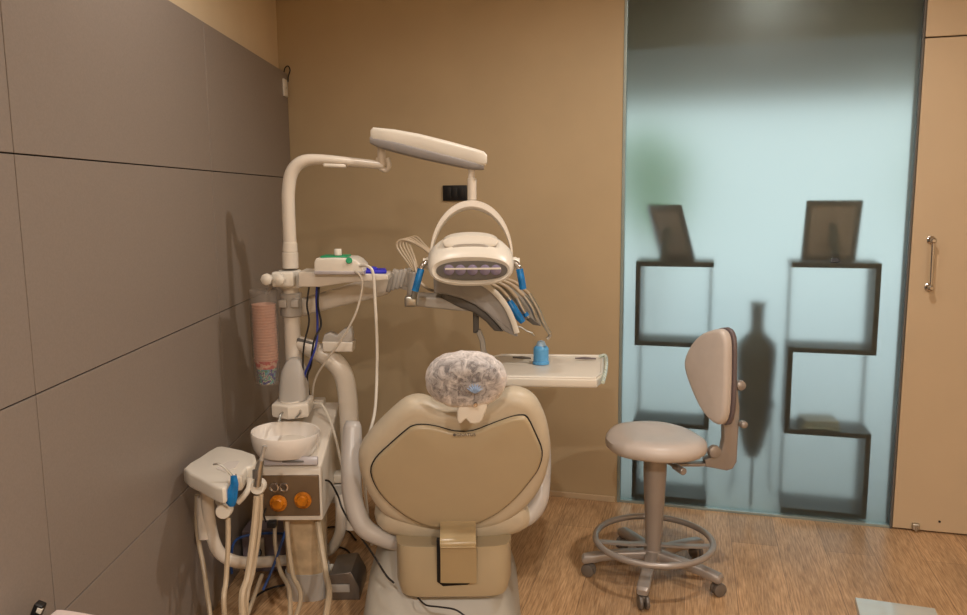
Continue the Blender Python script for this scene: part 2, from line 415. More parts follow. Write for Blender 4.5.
# grey laminate panels on left wall: joints from the photograph
def zl(u, v): d = ray(u, v); return H+d.z*(XL/d.x)
def yl(u, v): d = ray(u, v); return d.y*(XL/d.x)
zj = [0.0, zl(130, 545), zl(120, 357), zl(120, 163), zl(230, 38)]
ysj = [yl(27, 300), yl(213, 200)]
dy = ysj[1]-ysj[0]
yj = [ysj[0]-2*dy, ysj[0]-dy, ysj[0], ysj[1], yc-.004]
bm = B(); box(bm, ((XL-.005+XC)/2, (yj[0]+yc)/2, zj[4]/2), (XL-.005-XC, yc-yj[0], zj[4]-.004)); struct('panel_backing', bm, M_groove, wl)
for i in range(4):
    for k in range(4):
        bm = B(); g = .0035
        box(bm, (XL-.002, (yj[i]+yj[i+1])/2, (zj[k]+zj[k+1])/2), (.006, yj[i+1]-yj[i]-g, zj[k+1]-zj[k]-g), bev=.0008, seg=1)
        struct('wall_panel', bm, M_lam, wl)
# baseboard, glass, door
bm = B(); wbox(bm, s_corner, s_gl-.01, 0, .028, .001, .010, .002); struct('baseboard_back', bm, M_door)
# frosted glass pane: room side smooth, far side etched
zg = CE
bm = B(); wbox(bm, s_gl+.012, s_gr, .012, zg-.005, -.03, -.022)
bmesh.ops.recalc_face_normals(bm, faces=bm.faces); bm.faces.ensure_lookup_table()
for f in bm.faces: f.material_index = 1 if f.normal.dot(wn) > .9 else 0
gp = struct('window_1', bm, [M_glass, M_frost])
bm = B(); wbox(bm, s_gl, s_gl+.014, 0, zg, -.05, .004, .002); struct('window_frame', bm, M_alum, gp)
bm = B(); wbox(bm, s_gl+.014, s_gr, 0, .012, -.05, -.002, .001); struct('window_sill', bm, M_alum, gp)
# right of the glass: door leaf and the fixed panel above it
zd = W(940, 37).z
bm = B(); wbox(bm, s_gr, s_gr+.007, 0, CE, -.06, 0.002); struct('gap_strip', bm, M_dgrey)  # dark strip standing in for the shaded gap between glass and door
bm = B(); wbox(bm, s_gr+.010, s_gr+1.0, .008, zd-.003, -.04, .004, .002); d1 = struct('door_1', bm, M_door)
bm = B(); wbox(bm, s_gr+.010, s_right+.1, zd+.003, CE, -.04, .004, .002); struct('trim_2', bm, M_door)
bm = B(); wbox(bm, s_gr+1.0, s_right+.1, 0, zd-.003, -.1, .0); struct('wall_back_right', bm, M_door)
bm = B(); wbox(bm, s_gr, s_right+.1, 0, CE, -.1, -.045); struct('wall_back_core', bm, M_groove)
# handle
hb = B()
a, b_ = W(931, 240, .004), W(928.5, 287, .004)
for q in (a, b_):
    lathe(hb, q, [(0, 0), (.017, 0), (.017, .004), (.012, .007), (.008, .012), (.008, .03), (.012, .034), (.012, .045), (.006, .05), (0, .05)], 20, wn)
tube(hb, [a+wn*.038, b_+wn*.038], .0065, 14, smooth=False)
h = obj('door_handle', hb, M_chrome, d1); h['label'] = 'chrome pull handle'
hb = B(); q = W(915, 528, .004); box(hb, q+wn*.01+Z3*.012, (.03, .022, .028), RZ(-math.degrees(TH)), .004); cyl(hb, q+wn*.018+Z3*.02, q+wn*.018-Z3*.006, .006)
obj('floor_bolt', hb, M_steel, d1)
hb = B(); lathe(hb, W(939.5, 521.5, .0042), [(0, 0), (.005, 0), (.005, .002), (0, .003)], 12, wn); obj('screw_hole', hb, M_black, d1)
# black wall switch
sw = thing('wall_switch', 'black three-gang switch plate on the tan wall behind the operating light', 'switch', W(455, 193))
RW = RZ(-math.degrees(TH))
hb = B(); c = W(455, 193, .006); box(hb, c, (.125, .012, .075), RW, .003); obj('plate', hb, M_black, sw)
for k in (-1, 0, 1):
    hb = B(); box(hb, c+wd*k*.032+wn*.008, (.028, .004, .048), RW, .001); obj('switch_key', hb, M_black, sw)
# small white plate near the corner on the left wall
q = V((XL+.004, yl(284, 88), zl(284, 88)))
wp = thing('wall_plate', 'small white rectangular plate high on the grey panel next to the corner', 'plate', q)
hb = B(); box(hb, q+X3*.002, (.01, .07, .085), bev=.003); obj('cover', hb, M_white, wp)
hb = B(); cyl(hb, q+X3*.007, q+X3*.009, .004); obj('screw', hb, M_greyp, wp)
hb = B(); tube(hb, [W(284, 72, .01), W(285, 68, .012), W(288, 66, .012), W(290, 70, .01), W(288.5, 76, .006), W(288, 82, .005)], .003, 6)
single('wire', hb, M_cable, 'short dark wire end poking out at the top of the corner', 'wire')
# ------------------------------------------------------------------ beyond the glass
def back(s, z, d): return WS(s, z, -.03-d)
bm = B(); wbox(bm, -3.0, 7.0, -.1, -.002, -.07, -9.0); struct('floor_terrace', bm, M_tile)
zh = 2.16
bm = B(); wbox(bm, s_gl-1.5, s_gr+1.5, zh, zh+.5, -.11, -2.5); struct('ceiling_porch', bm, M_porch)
# zigzag shelf units
def fr(u, v): return W(u, v, -.034)
def zigzag(us, vs, first_left, label):
    D = .2
    s0, s1 = sW2(us[0], vs[0]), sW2(us[1], vs[0])
    zs = [fr((us[0]+us[1])/2, v).z for v in vs]; zs[-1] = .042
    root = thing('zigzag_shelf', label, 'shelf', WS((s0+s1)/2, 0, -.04-D/2))
    T = .022
    for z in zs:
        bm = B(); wbox(bm, s0, s1, z-T, z, -.0315, -.0315-D, .001); obj('shelf_board', bm, M_shelf, root, False)
    left = first_left
    for k in range(len(zs)-1):
        x = s0+T/2 if left else s1-T/2
        bm = B(); wbox(bm, x-T/2, x+T/2, zs[k+1], zs[k]-T, -.0315, -.0315-D, .001); obj('side_board', bm, M_shelf, root, False)
        x = s1-T/2 if left else s0+T/2        # slim rear upright on the open side
        bm = B(); wbox(bm, x-.006, x+.006, zs[k+1], zs[k]-T, -.0315-D+.012, -.0315-D, .001); obj('rear_upright', bm, M_shelf, root, False)
        left = not left
    return root, s0, s1, zs, D
def sW2(u, v): return (fr(u, v)-WB).dot(wd)
s1r = zigzag((636, 714), (262, 342, 423, 494), True, 'black zigzag shelf behind the frosted glass, left of the vase and stool back')
s2r = zigzag((792, 882), (263, 349, 432, 512), False, 'black zigzag shelf behind the frosted glass, nearest the door')
def picframe(s, z, off, w, h, yaw, lean, label, skew=0):
    o = WS(s, z, off); root = thing('picture_frame', label, 'picture frame', o)
    R0 = RZ(-math.degrees(TH)+yaw) @ Matrix.Rotation(math.radians(lean), 3, 'X') @ Matrix.Rotation(math.radians(skew), 3, 'Y')
    def L(x, y, zz): return o+R0 @ V((x, y, zz))
    t = .022
    bm = B()
    for cx, cz, sx, sz in ((-w/2+t/2, h/2, t, h), (w/2-t/2, h/2, t, h), (0, t/2, w, t), (0, h-t/2, w, t)):
        box(bm, L(cx, 0, cz), (sx, .018, sz), R0, .002, 1)
    obj('border', bm, M_frame, root, False)
    bm = B(); box(bm, L(0, 0, h/2), (w-2*t, .006, h-2*t), R0); obj('backing', bm, M_framein, root, False)
    bm = B(); a = L(0, -.01, h*.62); zf = root.location.z
    b = L(0, -.01, 0)-wn*0; nb_ = RZ(-math.degrees(TH)+yaw) @ V((0, -1, 0)); b = V((b.x, b.y, z))+nb_*.105
    flat_sweep(bm, [a, (a+b)/2, b], .035, .004, wd); obj('easel_strut', bm, M_shelf, root, False)
    return root
picframe((sW2(655, 262)+sW2(685, 262))/2+.03, s1r[3][0]+.001, -.195, .20, .285, -36, 24, 'dark picture frame leaning to the left on the left zigzag shelf')
picframe((sW2(806, 262)+sW2(856, 262))/2, s2r[3][0]+.004, -.13, .235, .275, 8, 12, 'upright dark picture frame on top of the zigzag shelf nearest the door')
# magazines
zz = s2r[3][2]
for k, (w, t, c, lab) in enumerate(((.17, .014, (205, 198, 188), 'pale magazine at the bottom of the pile on the zigzag shelf'), (.165, .012, (150, 160, 175), 'bluish magazine in the middle of the pile on the zigzag shelf'), (.15, .012, (190, 170, 150), 'buff magazine on top of the pile on the zigzag shelf'))):
    root = thing('magazine', lab, 'magazine', WS((sW2(800, 420)+sW2(842, 420))/2, zz, -.12), 'magazines on the zigzag shelf')
    c0 = WS((sW2(800, 420)+sW2(842, 420))/2, zz+t/2+.0005, -.12)
    bm = B(); box(bm, c0, (w-.004, .124, t-.004), RZ(-14+3*k)); obj('page_block', bm, M_paperbk, root, False)
    bm = B(); box(bm, c0+Z3*(t/2-.001), (w, .128, .0015), RZ(-14+3*k)); box(bm, c0-Z3*(t/2-.001), (w, .128, .0015), RZ(-14+3*k))
    obj('cover', bm, mat('magazine_cover_%d' % k, c, .5, nscale=12, namt=.2), root, False)
    zz += t+.0006
# vase in iron stand
def wv(u, v, off): return W(u, v, off)
oV = -.24
cv = wv(754, 403, oV); sc = cv.y/F
zt = wv(750, 302, oV).z; zb = wv(752, 456, oV).z; rg = cv.z
vs_ = B(); rr = 19*sc
prof = [(0, zb-rg), (rr*.3, zb-rg), (rr*.55, (zb-rg)*.8), (rr*.85, (zb-rg)*.3), (rr*.93, 0), (rr*.98, .12), (rr*1.05, .25), (rr*.98, .3), (rr*.5, .345), (rr*.34, .37), (rr*.34, zt-rg-.02), (rr*.42, zt-rg-.01), (rr*.42, zt-rg), (rr*.3, zt-rg), (rr*.28, zt-rg-.03)]
lathe(vs_, cv, prof, 32)
single('vase', vs_, M_vase, 'tall dark narrow-necked vase behind the frosted glass, held in an iron stand', 'vase')
st = thing('vase_stand', 'black iron ring stand with thin legs behind the frosted glass', 'stand', V((cv.x, cv.y, 0)))
bm = B(); N = 36; tube(bm, [cv+V((math.cos(2*PI*k/N), math.sin(2*PI*k/N), 0))*(rr*.93+.008) for k in range(N)], .007, 8, smooth=False, closed=True); obj('ring', bm, M_iron, st)
for k in range(3):
    a = math.radians(-108+120*k); d = V((math.cos(a), math.sin(a), 0)); q = rr*.93+.012
    bm = B(); tube(bm, [cv+d*q, V((cv.x, cv.y, .35))+d*(q+.002), V((cv.x, cv.y, .06))+d*(q+.005), V((cv.x, cv.y, .006))+d*(q+.03)], .006, 8); obj('leg', bm, M_iron, st)
# trees beyond the terrace
def tree(s, d, h, r, label, seed):
    o = WS(s, 0, -d); root = thing('tree', label, 'tree', o, None)
    bm = B(); tube(bm, [o, o+V((.05, 0, h*.3)), o+V((0, 0, h*.6))], [.09, .06, .04], 10); obj('trunk', bm, M_bark, root)
    bm = B(); rnd = random.Random(seed)
    for k in range(9):
        c = o+V((rnd.uniform(-.6, .6)*r, rnd.uniform(-.6, .6)*r, h*.62+rnd.uniform(-.5, .8)*r))
        g = bmesh.ops.create_icosphere(bm, subdivisions=3, radius=r*rnd.uniform(.45, .65), matrix=Matrix.Translation(c))
        for v in g['verts']: v.co += (v.co-c).normalized()*noise.noise(v.co*4)*r*.35
    obj('crown', bm, M_leaf, root)
tree(-.25, 5.0, 2.5, .45, 'green bush-like tree outside, seen as a blur at the left edge of the frosted glass', 3)
tree(2.75, 5.0, 2.5, .3, 'green tree outside, seen as a blur at the right edge of the frosted glass', 5)
# ------------------------------------------------------------------ dental chair
chair_o = P(455, 560, 2.6); chair_o.z = 0
ch = thing('dental_chair', 'tan and beige dental chair seen from behind, reclined towards the camera', 'dental chair', chair_o)
tb = math.radians(12)
bn = V((0, -math.cos(tb), -math.sin(tb)*0+.0)).normalized()
bn = V((0, -math.cos(tb), -math.sin(tb)))           # outward normal of the back (towards camera, slightly down)
bo = P(455, 460, 2.40); bup = V((0, -math.sin(tb), math.cos(tb)))
def Q(u, v, off=0): return PP(u, v, bo+bn*off, bn)
cush = [(404, 405.5), (384, 422), (365, 442), (357, 457), (358, 476), (366, 497), (382, 519), (410, 531), (440, 536), (475, 536), (505, 528), (530, 509), (544, 488), (551, 462), (551, 445), (547, 425), (538, 406), (526, 397), (511, 395), (495, 402), (465, 411), (440, 410), (422, 403)]
bm = B(); rprism(bm, [Q(u, v, -.05) for u, v in cush], -bn*.1+bn*0, .045, 6, 3)
obj('backrest', bm, M_vinyl, ch, label='pale beige padded backrest')
seam = [(370.5, 470), (375, 457), (388, 444), (404, 430), (413, 424), (425, 423), (438, 425), (455, 429.5), (473, 429), (492, 422), (510, 415.5), (521, 413.5), (528, 416), (536, 432), (542.5, 449), (540, 464), (532, 477), (515, 497), (495, 513), (472, 523), (440, 526), (414, 519), (391, 503), (377, 487)]
bm = B(); rprism(bm, [Q(u, v, -.055) for u, v in seam], bn*.012, .002, 2, 3); obj('seam', bm, M_groove, ch)
bm = B()
sh = inset(spl_closed([Q(u, v, -.05) for u, v in seam], 3), bn, .0)
cc = sum(sh, V())/len(sh)
sh = [cc+(p-cc)*.985 for p in sh]
rprism(bm, sh, bn*.024, .012, 4, 0, bulge=.012)
# keep only outward bulge harmless; shell body
sb = obj('back_cover', bm, M_shell, ch, label='tan plastic back cover')
lp = Q(466, 436, -.05+.024+.0115)
text_mesh('GNATUS', .0155, .0006, 'logo', M_dgrey, ch, lp+bn*.0012, X3, bup)
bm = B(); cyl(bm, lp+X3*-.036+bup*.005, lp+X3*-.036+bup*.005+bn*.0025, .005, seg=6); obj('logo_mark', bm, M_dgrey, ch)
# headrest: mount, post, cushion
hc = P(466, 379, 2.36)
hup = V((0, -.12, .993)).normalized(); hn = V((0, -.993, -.12)).normalized()
hr = pillow(hc, X3, hup, hn, R(39, 2.36), R(26, 2.36), .11, 2.2)
ho = obj('headrest', hr, M_cushd, ch, label='dark padded headrest')
bm = B(); rprism(bm, [P(461, 401, 2.325), P(487, 401, 2.325), P(484, 416, 2.325), P(480, 423, 2.325), P(470, 424, 2.325), P(466, 419, 2.325), P(461, 424, 2.325), P(457, 420, 2.325)], V((0, .03, 0)), .006, 3, 2)
obj('headrest_mount', bm, M_white, ch)
bm = B(); lathe(bm, P(475.5, 405, 2.295), [(.006, -.03), (.007, 0), (.006, .003), (.003, .003), (.0025, 0), (0, 0)], 16, (0, -1, 0)); obj('mount_ring', bm, M_chrome, ch)
bm = B(); box(bm, P(472, 408, 2.375)+Y3*.01, (.035, .012, .07), bev=.003); obj('headrest_post', bm, M_steel, ch)
# seat, leg rest
seat_prof = [(2.515, .415, .04, .17), (2.52, .415, .10, .225), (2.54, .415, .14, .255), (2.58, .41, .155, .27), (2.66, .39, .16, .285), (2.85, .37, .15, .3), (3.05, .39, .14, .29), (3.25, .36, .12, .26), (3.42, .30, .1, .23)]
bm = B(); cx = chair_o.x
loft(bm, [sellipse((cx, y, z), X3, Z3, w, t/2, 2.6, 32) for y, z, t, w in seat_prof]); obj('seat', bm, M_vinyl, ch)
# under-seat housing (the box below the back)
bm = B()
bx = [P(394, 528, 2.47), P(512, 528, 2.47)]
def hs(z, x0, x1, y0, y1, r=.05): 
    c = V(((x0+x1)/2, (y0+y1)/2, z)); return sellipse(c, X3, Y3, (x1-x0)/2, (y1-y0)/2, 7, 40)
xa, xb = bx[0].x, bx[1].x
zt_, zb_ = .365, P(450, 603, 2.42).z
loft(bm, [hs(zt_, xa, xb, 2.44, 2.9), hs(zb_+.06, xa+.002, xb-.002, 2.42, 2.9), hs(zb_+.02, xa+.012, xb-.012, 2.425, 2.9), hs(zb_+.004, xa+.035, xb-.035, 2.45, 2.88), hs(zb_, xa+.06, xb-.06, 2.48, 2.85)])
obj('seat_housing', bm, M_shell, ch, label='tan plastic housing under the seat')
bm = B(); rprism(bm, [P(436.5, 540, 2.418), P(472, 540, 2.418), P(472, 582, 2.418), P(468, 585, 2.418), P(443, 586.5, 2.418), P(437, 582, 2.418)], V((0, .02, 0)), .002, 2); obj('recess', bm, M_groove, ch)
bm = B(); ctr = [Q(457, 512, -.05), Q(458, 524, -.022), P(458, 541, 2.40), P(458.5, 552, 2.398), P(458.5, 582, 2.402)]
flat_sweep(bm, ctr, R(38, 2.4), .014, X3); so = obj('back_bracket', bm, M_strap, ch, label='glossy greyish bracket joining back to housing')
bm = B(); box(bm, P(458, 547, 2.388), (R(37, 2.39), .012, .004), bev=.001); obj('bracket_rib', bm, M_strap, ch)
# pedestal base
bm = B()
zz_ = [(0, -.435, .125, 2.36, 3.2), (.03, -.43, .118, 2.37, 3.18), (.1, -.42, .1, 2.42, 3.12), (.2, -.405, .06, 2.5, 3.05), (.3, -.35, .03, 2.56, 3.0), (.33, -.33, .01, 2.58, 2.98)]
loft(bm, [hs(z, x0, x1, y0, y1) for z, x0, x1, y0, y1 in zz_]); obj('base', bm, M_base, ch)
# armrests
bm = B()
tube(bm, [P(353, 421, 2.66), P(352.5, 427, 2.655), P(352, 440, 2.64), P(351, 470, 2.6), P(353, 500, 2.58), P(363, 526, 2.56), P(382, 538, 2.56), P(405, 545, 2.58)], [R(7, 2.6), R(9.5, 2.6), R(10.5, 2.6), R(10.5, 2.6), R(10, 2.6), R(10, 2.6), R(9, 2.6), R(8, 2.6)], 18)
obj('armrest', bm, M_arm, ch, label='grey armrest, left')
bm = B()
tube(bm, [P(541, 425, 2.72), P(542, 445, 2.68), P(541.5, 470, 2.64), P(539, 498, 2.6), P(531, 514, 2.58), P(518, 522, 2.57), P(500, 527, 2.6)], [R(6, 2.6), R(9, 2.6), R(10, 2.6), R(10, 2.6), R(9, 2.6), R(8, 2.6), R(7, 2.6)], 18)
obj('armrest', bm, M_arm, ch, label='grey armrest, right')
# film cover over the headrest (rests on it)
bm = B(); k = 16; n = 64; rings = []
for i in range(k+1):
    a = -PI/2+PI*i/k; s = max(abs(math.cos(a))**.5, .04)
    rg_ = sellipse(hc+hn*math.sin(a)*.067, X3, hup, R(42, 2.36)*s, R(29, 2.36)*s, 2.15, n)
    rings.append([p+(p-hc).normalized()*(noise.noise(p*38)*.004+noise.noise(p*90)*.002) for p in rg_])
loft(bm, rings)
fc = thing('headrest_cover', 'crinkled clear film cap stretched over the dental chair headrest', 'cover', P(466, 405, 2.36))
obj('film', bm, M_film, fc)
bm = B(); c = P(475, 392, 2.28)
for q in range(7):
    a = PI*(.15+.7*q/6); d = X3*math.cos(a)+hup*math.sin(a)
    tube(bm, [c, c+d*.012+hn*.004, c+d*.026+hn*.001*(q % 2)], [.006, .004, .001], 6)
obj('gathered_knot', bm, mat('pale_blue_film', (140, 165, 200), .3, nscale=40), fc, label='pale blue gathered knot of the film')
# ------------------------------------------------------------------ dental unit (cuspidor box, column, pole)
YP = 3.0
pole_top = P(291, 300, YP)
un = thing('dental_unit', 'white dental unit box with spittoon bowl, gauges and tall pole by the grey wall', 'dental unit', V((P(300, 560, 2.82).x, 2.85, 0)))
x0, x1 = P(259, 490, 2.7).x, P(322, 490, 2.7).x
zf, zr, zbm = P(290, 466, 2.7).z, P(310, 402, 3.1).z, P(290, 520, 2.7).z
bm = B()
prof = [V((0, 2.7, zbm)), V((0, 2.7, zf-.02)), V((0, 2.715, zf)), V((0, 3.09, zr)), V((0, 3.1, zr-.01)), V((0, 3.1, zbm))]
rprism(bm, [V((x0, p.y, p.z)) for p in prof], V((x1-x0, 0, 0)), .008, 3)
obj('body', bm, M_enamel, un)
bm = B(); box(bm, V(((x0+x1)/2+.002, 2.698, (zf+zbm)/2-.008)), (x1-x0-.022, .008, zf-zbm-.05), bev=.003); obj('front_panel', bm, M_brownp, un, label='smoked brown front panel')
bm = B(); box(bm, P(291, 461, 2.705), (R(56, 2.7), .012, R(9, 2.7)), Matrix.Rotation(math.radians(-20), 3, 'X'), .003); obj('key_strip', bm, M_panel, un)
bm = B(); box(bm, P(293, 461.5, 2.697), (R(22, 2.7), .006, R(2, 2.7)), Matrix.Rotation(math.radians(-20), 3, 'X'), .001); obj('display', bm, M_dgrey, un)
for u, v in ((278.5, 503), (303, 500)):
    g_ = B(); c = P(u, v, 2.69)
    lathe(g_, c, [(0, 0), (R(9, 2.7), 0), (R(9, 2.7), .004), (R(6.5, 2.7), .006), (R(6, 2.7), .016), (R(5, 2.7), .02), (0, .02)], 24, (0, -1, 0))
    for q in range(6):
        a = q*PI/3; box(g_, c+V((math.cos(a)*R(6.5, 2.7), -.008, math.sin(a)*R(6.5, 2.7))), (.006, .014, .006), bev=.001)
    obj('regulator_knob', g_, M_orange, un, label='orange regulator knob')
for u in (274.5, 284):
    g_ = B(); c = P(u, 487, 2.69); lathe(g_, c, [(0, 0), (R(5, 2.7), 0), (R(5, 2.7), .006), (R(3.6, 2.7), .007), (R(3.4, 2.7), .003), (0, .003)], 20, (0, -1, 0)); obj('gauge', g_, M_chrome, un)
# column and foot
xc = P(306, 560, 2.82).x
bm = B(); loft(bm, [sellipse((xc, 2.84, z), X3, Y3, w, w*.9, 3.2, 28) for z, w in ((zbm+.01, R(23, 2.8)), (.2, R(21, 2.8)), (.1, R(21, 2.8)), (.08, R(21, 2.8)))])
obj('column', bm, M_wrap, un, label='column wrapped in cloudy plastic')
bm = B(); loft(bm, [sellipse((xc, 2.84, z), X3, Y3, w, w*.9, 3.2, 28) for z, w in ((.105, R(22.5, 2.8)), (.06, R(22, 2.8)), (.0, R(22, 2.8)))])
obj('foot', bm, M_greyp, un)
# rear block + spout tower
bm = B(); box(bm, V((P(318, 397, 3.12).x, 3.08, zr-.01)), (.07, .05, .06), bev=.006); obj('rear_block', bm, M_enamel, un)
YT = 2.95
def ztower(v): return P(293, v, YT).z
bm = B()
sec = [(398, 28*.5, 16, 294), (385, 14, 13, 294), (370, 12, 11, 294), (361, 8, 7, 294.5), (357.5, 4, 3, 295)]
loft(bm, [sellipse(P(u, v, YT), X3, Y3, R(w, YT), R(d, YT), 4, 24) for v, w, d, u in sec]); obj('spout_tower', bm, M_greyp, un)
bm = B()
rprism(bm, [P(275, 400, 2.93)+V((0, -.05, 0)), P(275, 400, 2.93)+V((0, .08, 0)), P(309, 400, 2.93)+V((0, .08, 0)), P(311, 400, 2.93)+V((0, -.05, 0)), P(293, 400, 2.93)+V((0, -.085, 0))], V((0, 0, -.055)), .012, 4)
obj('cup_stand', bm, M_enamel, un)
bm = B(); c = P(292, 400, 2.93)+V((0, -.02, 0)); N = 28
tube(bm, [c+V((math.cos(2*PI*q/N)*.036, math.sin(2*PI*q/N)*.036, .002)) for q in range(N)], .004, 8, smooth=False, closed=True); obj('cup_ring', bm, M_enamel, un)
bm = B(); tube(bm, [P(285, 412, 2.88), P(281, 414, 2.84), P(279, 421, 2.82)], .005, 8); obj('water_spout', bm, M_steel, un); bm = B(); tube(bm, [P(300, 409, 2.88), P(300, 413, 2.84), P(296, 418, 2.8)], .004, 8); obj('water_spout', bm, M_steel, un)
# bowl
cb = P(285.5, 440, 2.78); rb = R(35, 2.78)
bm = B(); lathe(bm, cb, [(0, -.052), (rb*.6, -.052), (rb*.84, -.042), (rb*.94, -.02), (rb*.98, .005), (rb, .03), (rb*.985, .036), (rb*.95, .034), (rb*.92, .015), (rb*.85, -.015), (rb*.62, -.032), (rb*.15, -.038), (0, -.038)], 48, (.04, 0, 1))
obj('spittoon_bowl', bm, M_bowl, un, label='white glazed spittoon bowl')
bm = B(); cyl(bm, cb+Z3*-.1, cb+Z3*-.05, .06, .07); obj('bowl_neck', bm, M_enamel, un)
# pole and collars
bm = B(); pl = P(292, 400, YP)
tube(bm, [V((pole_top.x, YP, zr-.08)), V((pole_top.x, YP, P(291, 270, YP).z))], R(8.3, YP), 20, smooth=False)
obj('pole', bm, M_enamel, un)
bm = B(); px = pole_top.x
cyl(bm, (px, YP, P(291, 290, YP).z-.01), (px, YP, P(291, 311, YP).z-.02), R(11, YP), bev=.004)
box(bm, (px-.02, YP-.04, P(291, 302, YP).z), (.03, .03, .03), bev=.004); box(bm, (px+.025, YP-.04, P(291, 302, YP).z), (.03, .03, .03), bev=.004)
obj('pole_clamp', bm, M_greyp, un)
# side bracket near the armrest
bm = B(); box(bm, P(338, 476.5, 2.95), (R(15, 2.95), .06, R(9, 2.95)), bev=.005); obj('side_bracket', bm, M_white, un)
bm = B(); box(bm, P(335, 491, 2.95), (R(20, 2.95), .07, R(20, 2.95)), bev=.006); obj('junction', bm, M_greyp, un)
# curved frame tube carrying the assistant console
bm = B()
tube(bm, [P(340, 495, 2.9), P(341, 515, 2.88), P(339, 535, 2.9), P(328, 551, 2.94), P(305, 558, 2.95), P(262, 562, 2.76), P(238, 562, 2.56), P(222, 555, 2.53), P(214, 542, 2.52), P(209, 520, 2.52), P(207, 497, 2.51), P(206, 484, 2.46)], R(6.2, 2.65), 14)
obj('frame_tube', bm, M_enamel, un)
bm = B(); tube(bm, [P(204.5, 495, 2.54), P(205, 515, 2.53), P(206, 538, 2.52)], [R(8, 2.5), R(8.5, 2.5), R(7.5, 2.5)], 16); obj('frame_sleeve', bm, M_enamel, un)
# tall curved tube behind the armrest, and its bracket
bm = B()
tube(bm, [P(298, 342, 3.0), P(312, 349, 3.0), P(330, 358, 3.0), P(343, 374, 3.0), P(348, 400, 3.0), P(350, 440, 2.98), P(352, 480, 2.95), P(354, 528, 2.92)], [R(7, 3), R(9, 3), R(10, 3), R(10, 3), R(10, 3), R(10, 3), R(10, 3), R(10, 3)], 18)
obj('support_tube', bm, M_enamel, un)
bm = B(); box(bm, P(306, 343, 3.0), (.07, .05, .03), Matrix.Rotation(math.radians(18), 3, 'Y'), .006); obj('support_joint', bm, M_dgrey, un)
# holder on top of tube
hd = thing('handpiece_holder', 'empty pale holder block on the curved tube behind the chair armrest', 'holder', P(338, 352, 2.98))
bm = B(); rprism(bm, [P(322, 342, 2.95), P(352.5, 342.5, 2.95), P(352, 352, 2.95), P(323, 352, 2.95)], V((0, .08, 0)), .005); obj('base', bm, M_enamel, hd)
bm = B(); rprism(bm, [P(322, 342, 2.96), P(324, 335, 2.96), P(329, 333, 2.96), P(336, 336, 2.96), P(344, 329, 2.96), P(350, 328, 2.96), P(352, 335, 2.96), P(352, 342, 2.96)], V((0, .06, 0)), .005); obj('cradle', bm, M_greyp, hd)
# ------------------------------------------------------------------ shelf arm with scaler
sh_ = thing('shelf_tray', 'narrow white shelf arm clamped on the pole carrying the scaler', 'shelf', P(330, 284, 2.97))
bm = B(); rprism(bm, [P(298, 272, 2.9), P(386, 274.5, 2.9), P(388, 276, 2.9), P(388, 280, 2.9), P(345, 283, 2.9), P(320, 287, 2.9), P(299, 287, 2.9)], V((0, .15, 0)), .005); obj('tray', bm, M_enamel, sh_)
bm = B(); cyl(bm, (px, YP, P(291, 270, YP).z), (px, YP, P(291, 288, YP).z), R(11.5, YP), bev=.004); box(bm, P(284, 279, 2.94), (R(22, 2.95), .05, R(15, 2.95)), bev=.008); obj('clamp', bm, M_white, sh_)
for u in (268.5, 281):
    bm = B(); c = P(u, 279, 2.9); lathe(bm, c, [(0, 0), (R(5, 2.9), 0), (R(6, 2.9), .008), (R(6, 2.9), .02), (R(4, 2.9), .026), (0, .028)], 8, (-.2, -1, 0)); cyl(bm, c, c+V((.01, .05, 0)), .008); obj('clamp_knob', bm, M_white, sh_)
# scaler
zt_s = P(340, 273.5, 2.92).z
sc_ = thing('ultrasonic_scaler', 'white boxy scaler with green top and white knob on the shelf arm', 'scaler', P(339, 273, 2.93))
bm = B(); c = [(314, 273), (314, 262), (316, 258.5), (334, 258), (352, 258.5), (357, 261), (362, 266), (364, 273)]
rprism(bm, [P(u, v, 2.87) for u, v in c], V((0, .15, 0)), .006); obj('housing', bm, M_white, sc_)
bm = B(); rprism(bm, [P(u, v, 2.866) for u, v in ((314, 274.5), (314, 271), (364, 271.5), (364, 274.5))], V((0, .155, 0)), .003); obj('foot_strip', bm, M_panel, sc_)
bm = B(); z_ = P(334, 257.8, 2.87).z; box(bm, V((P(336, 258, 2.94).x, 2.94, z_+.001)), (.10, .09, .007), bev=.003); obj('top_panel', bm, M_green, sc_, label='green top panel')
bm = B(); q = V((P(338, 255, 2.92).x, 2.92, z_+.006)); lathe(bm, q, [(0, 0), (.014, 0), (.014, .02), (.012, .023), (0, .023)], 20); obj('knob', bm, M_white, sc_)
bm = B(); lathe(bm, P(349, 260.5, 2.867), [(0, 0), (.012, 0), (.01, .003), (0, .003)], 16, (0, -1, .2)); obj('indicator', bm, M_green, sc_)
bm = B(); box(bm, P(375, 271, 2.96), (.085, .09, .014), RZ(8), .005); box(bm, P(371, 268.5, 2.97), (.04, .05, .012), RZ(20), .004)
single('plastic_piece', bm, M_pad, 'small royal blue plastic piece lying at the end of the shelf arm', 'plastic piece')
def cord(pts, r, m, label, name='hose', cat='hose', group=None, seg=8):
    bm = B(); tube(bm, pts, r, seg, 8); return single(name, bm, m, label, cat, group=group)
cord([P(360, 266, 2.86), P(367, 266, 2.83), P(373, 273, 2.82), P(375, 300, 2.82), P(377, 340, 2.82), P(377, 370, 2.8), P(375, 410, 2.76), P(369, 435, 2.72), P(366, 444, 2.7), P(364, 465, 2.72), P(366, 500, 2.76), P(372, 545, 2.8)], .0055, M_white, 'white scaler hose hanging in a long curve down to the chair armrest')
cord([P(355, 271, 2.865), P(361, 277, 2.84), P(362, 290, 2.84), P(355, 315, 2.84), P(340, 342, 2.86), P(325, 362, 2.9), P(315, 380, 2.97), P(312, 398, 3.03)], .004, M_enamel, 'thin whitish cord slanting down from the scaler across the curved tube', 'cord', 'cord')
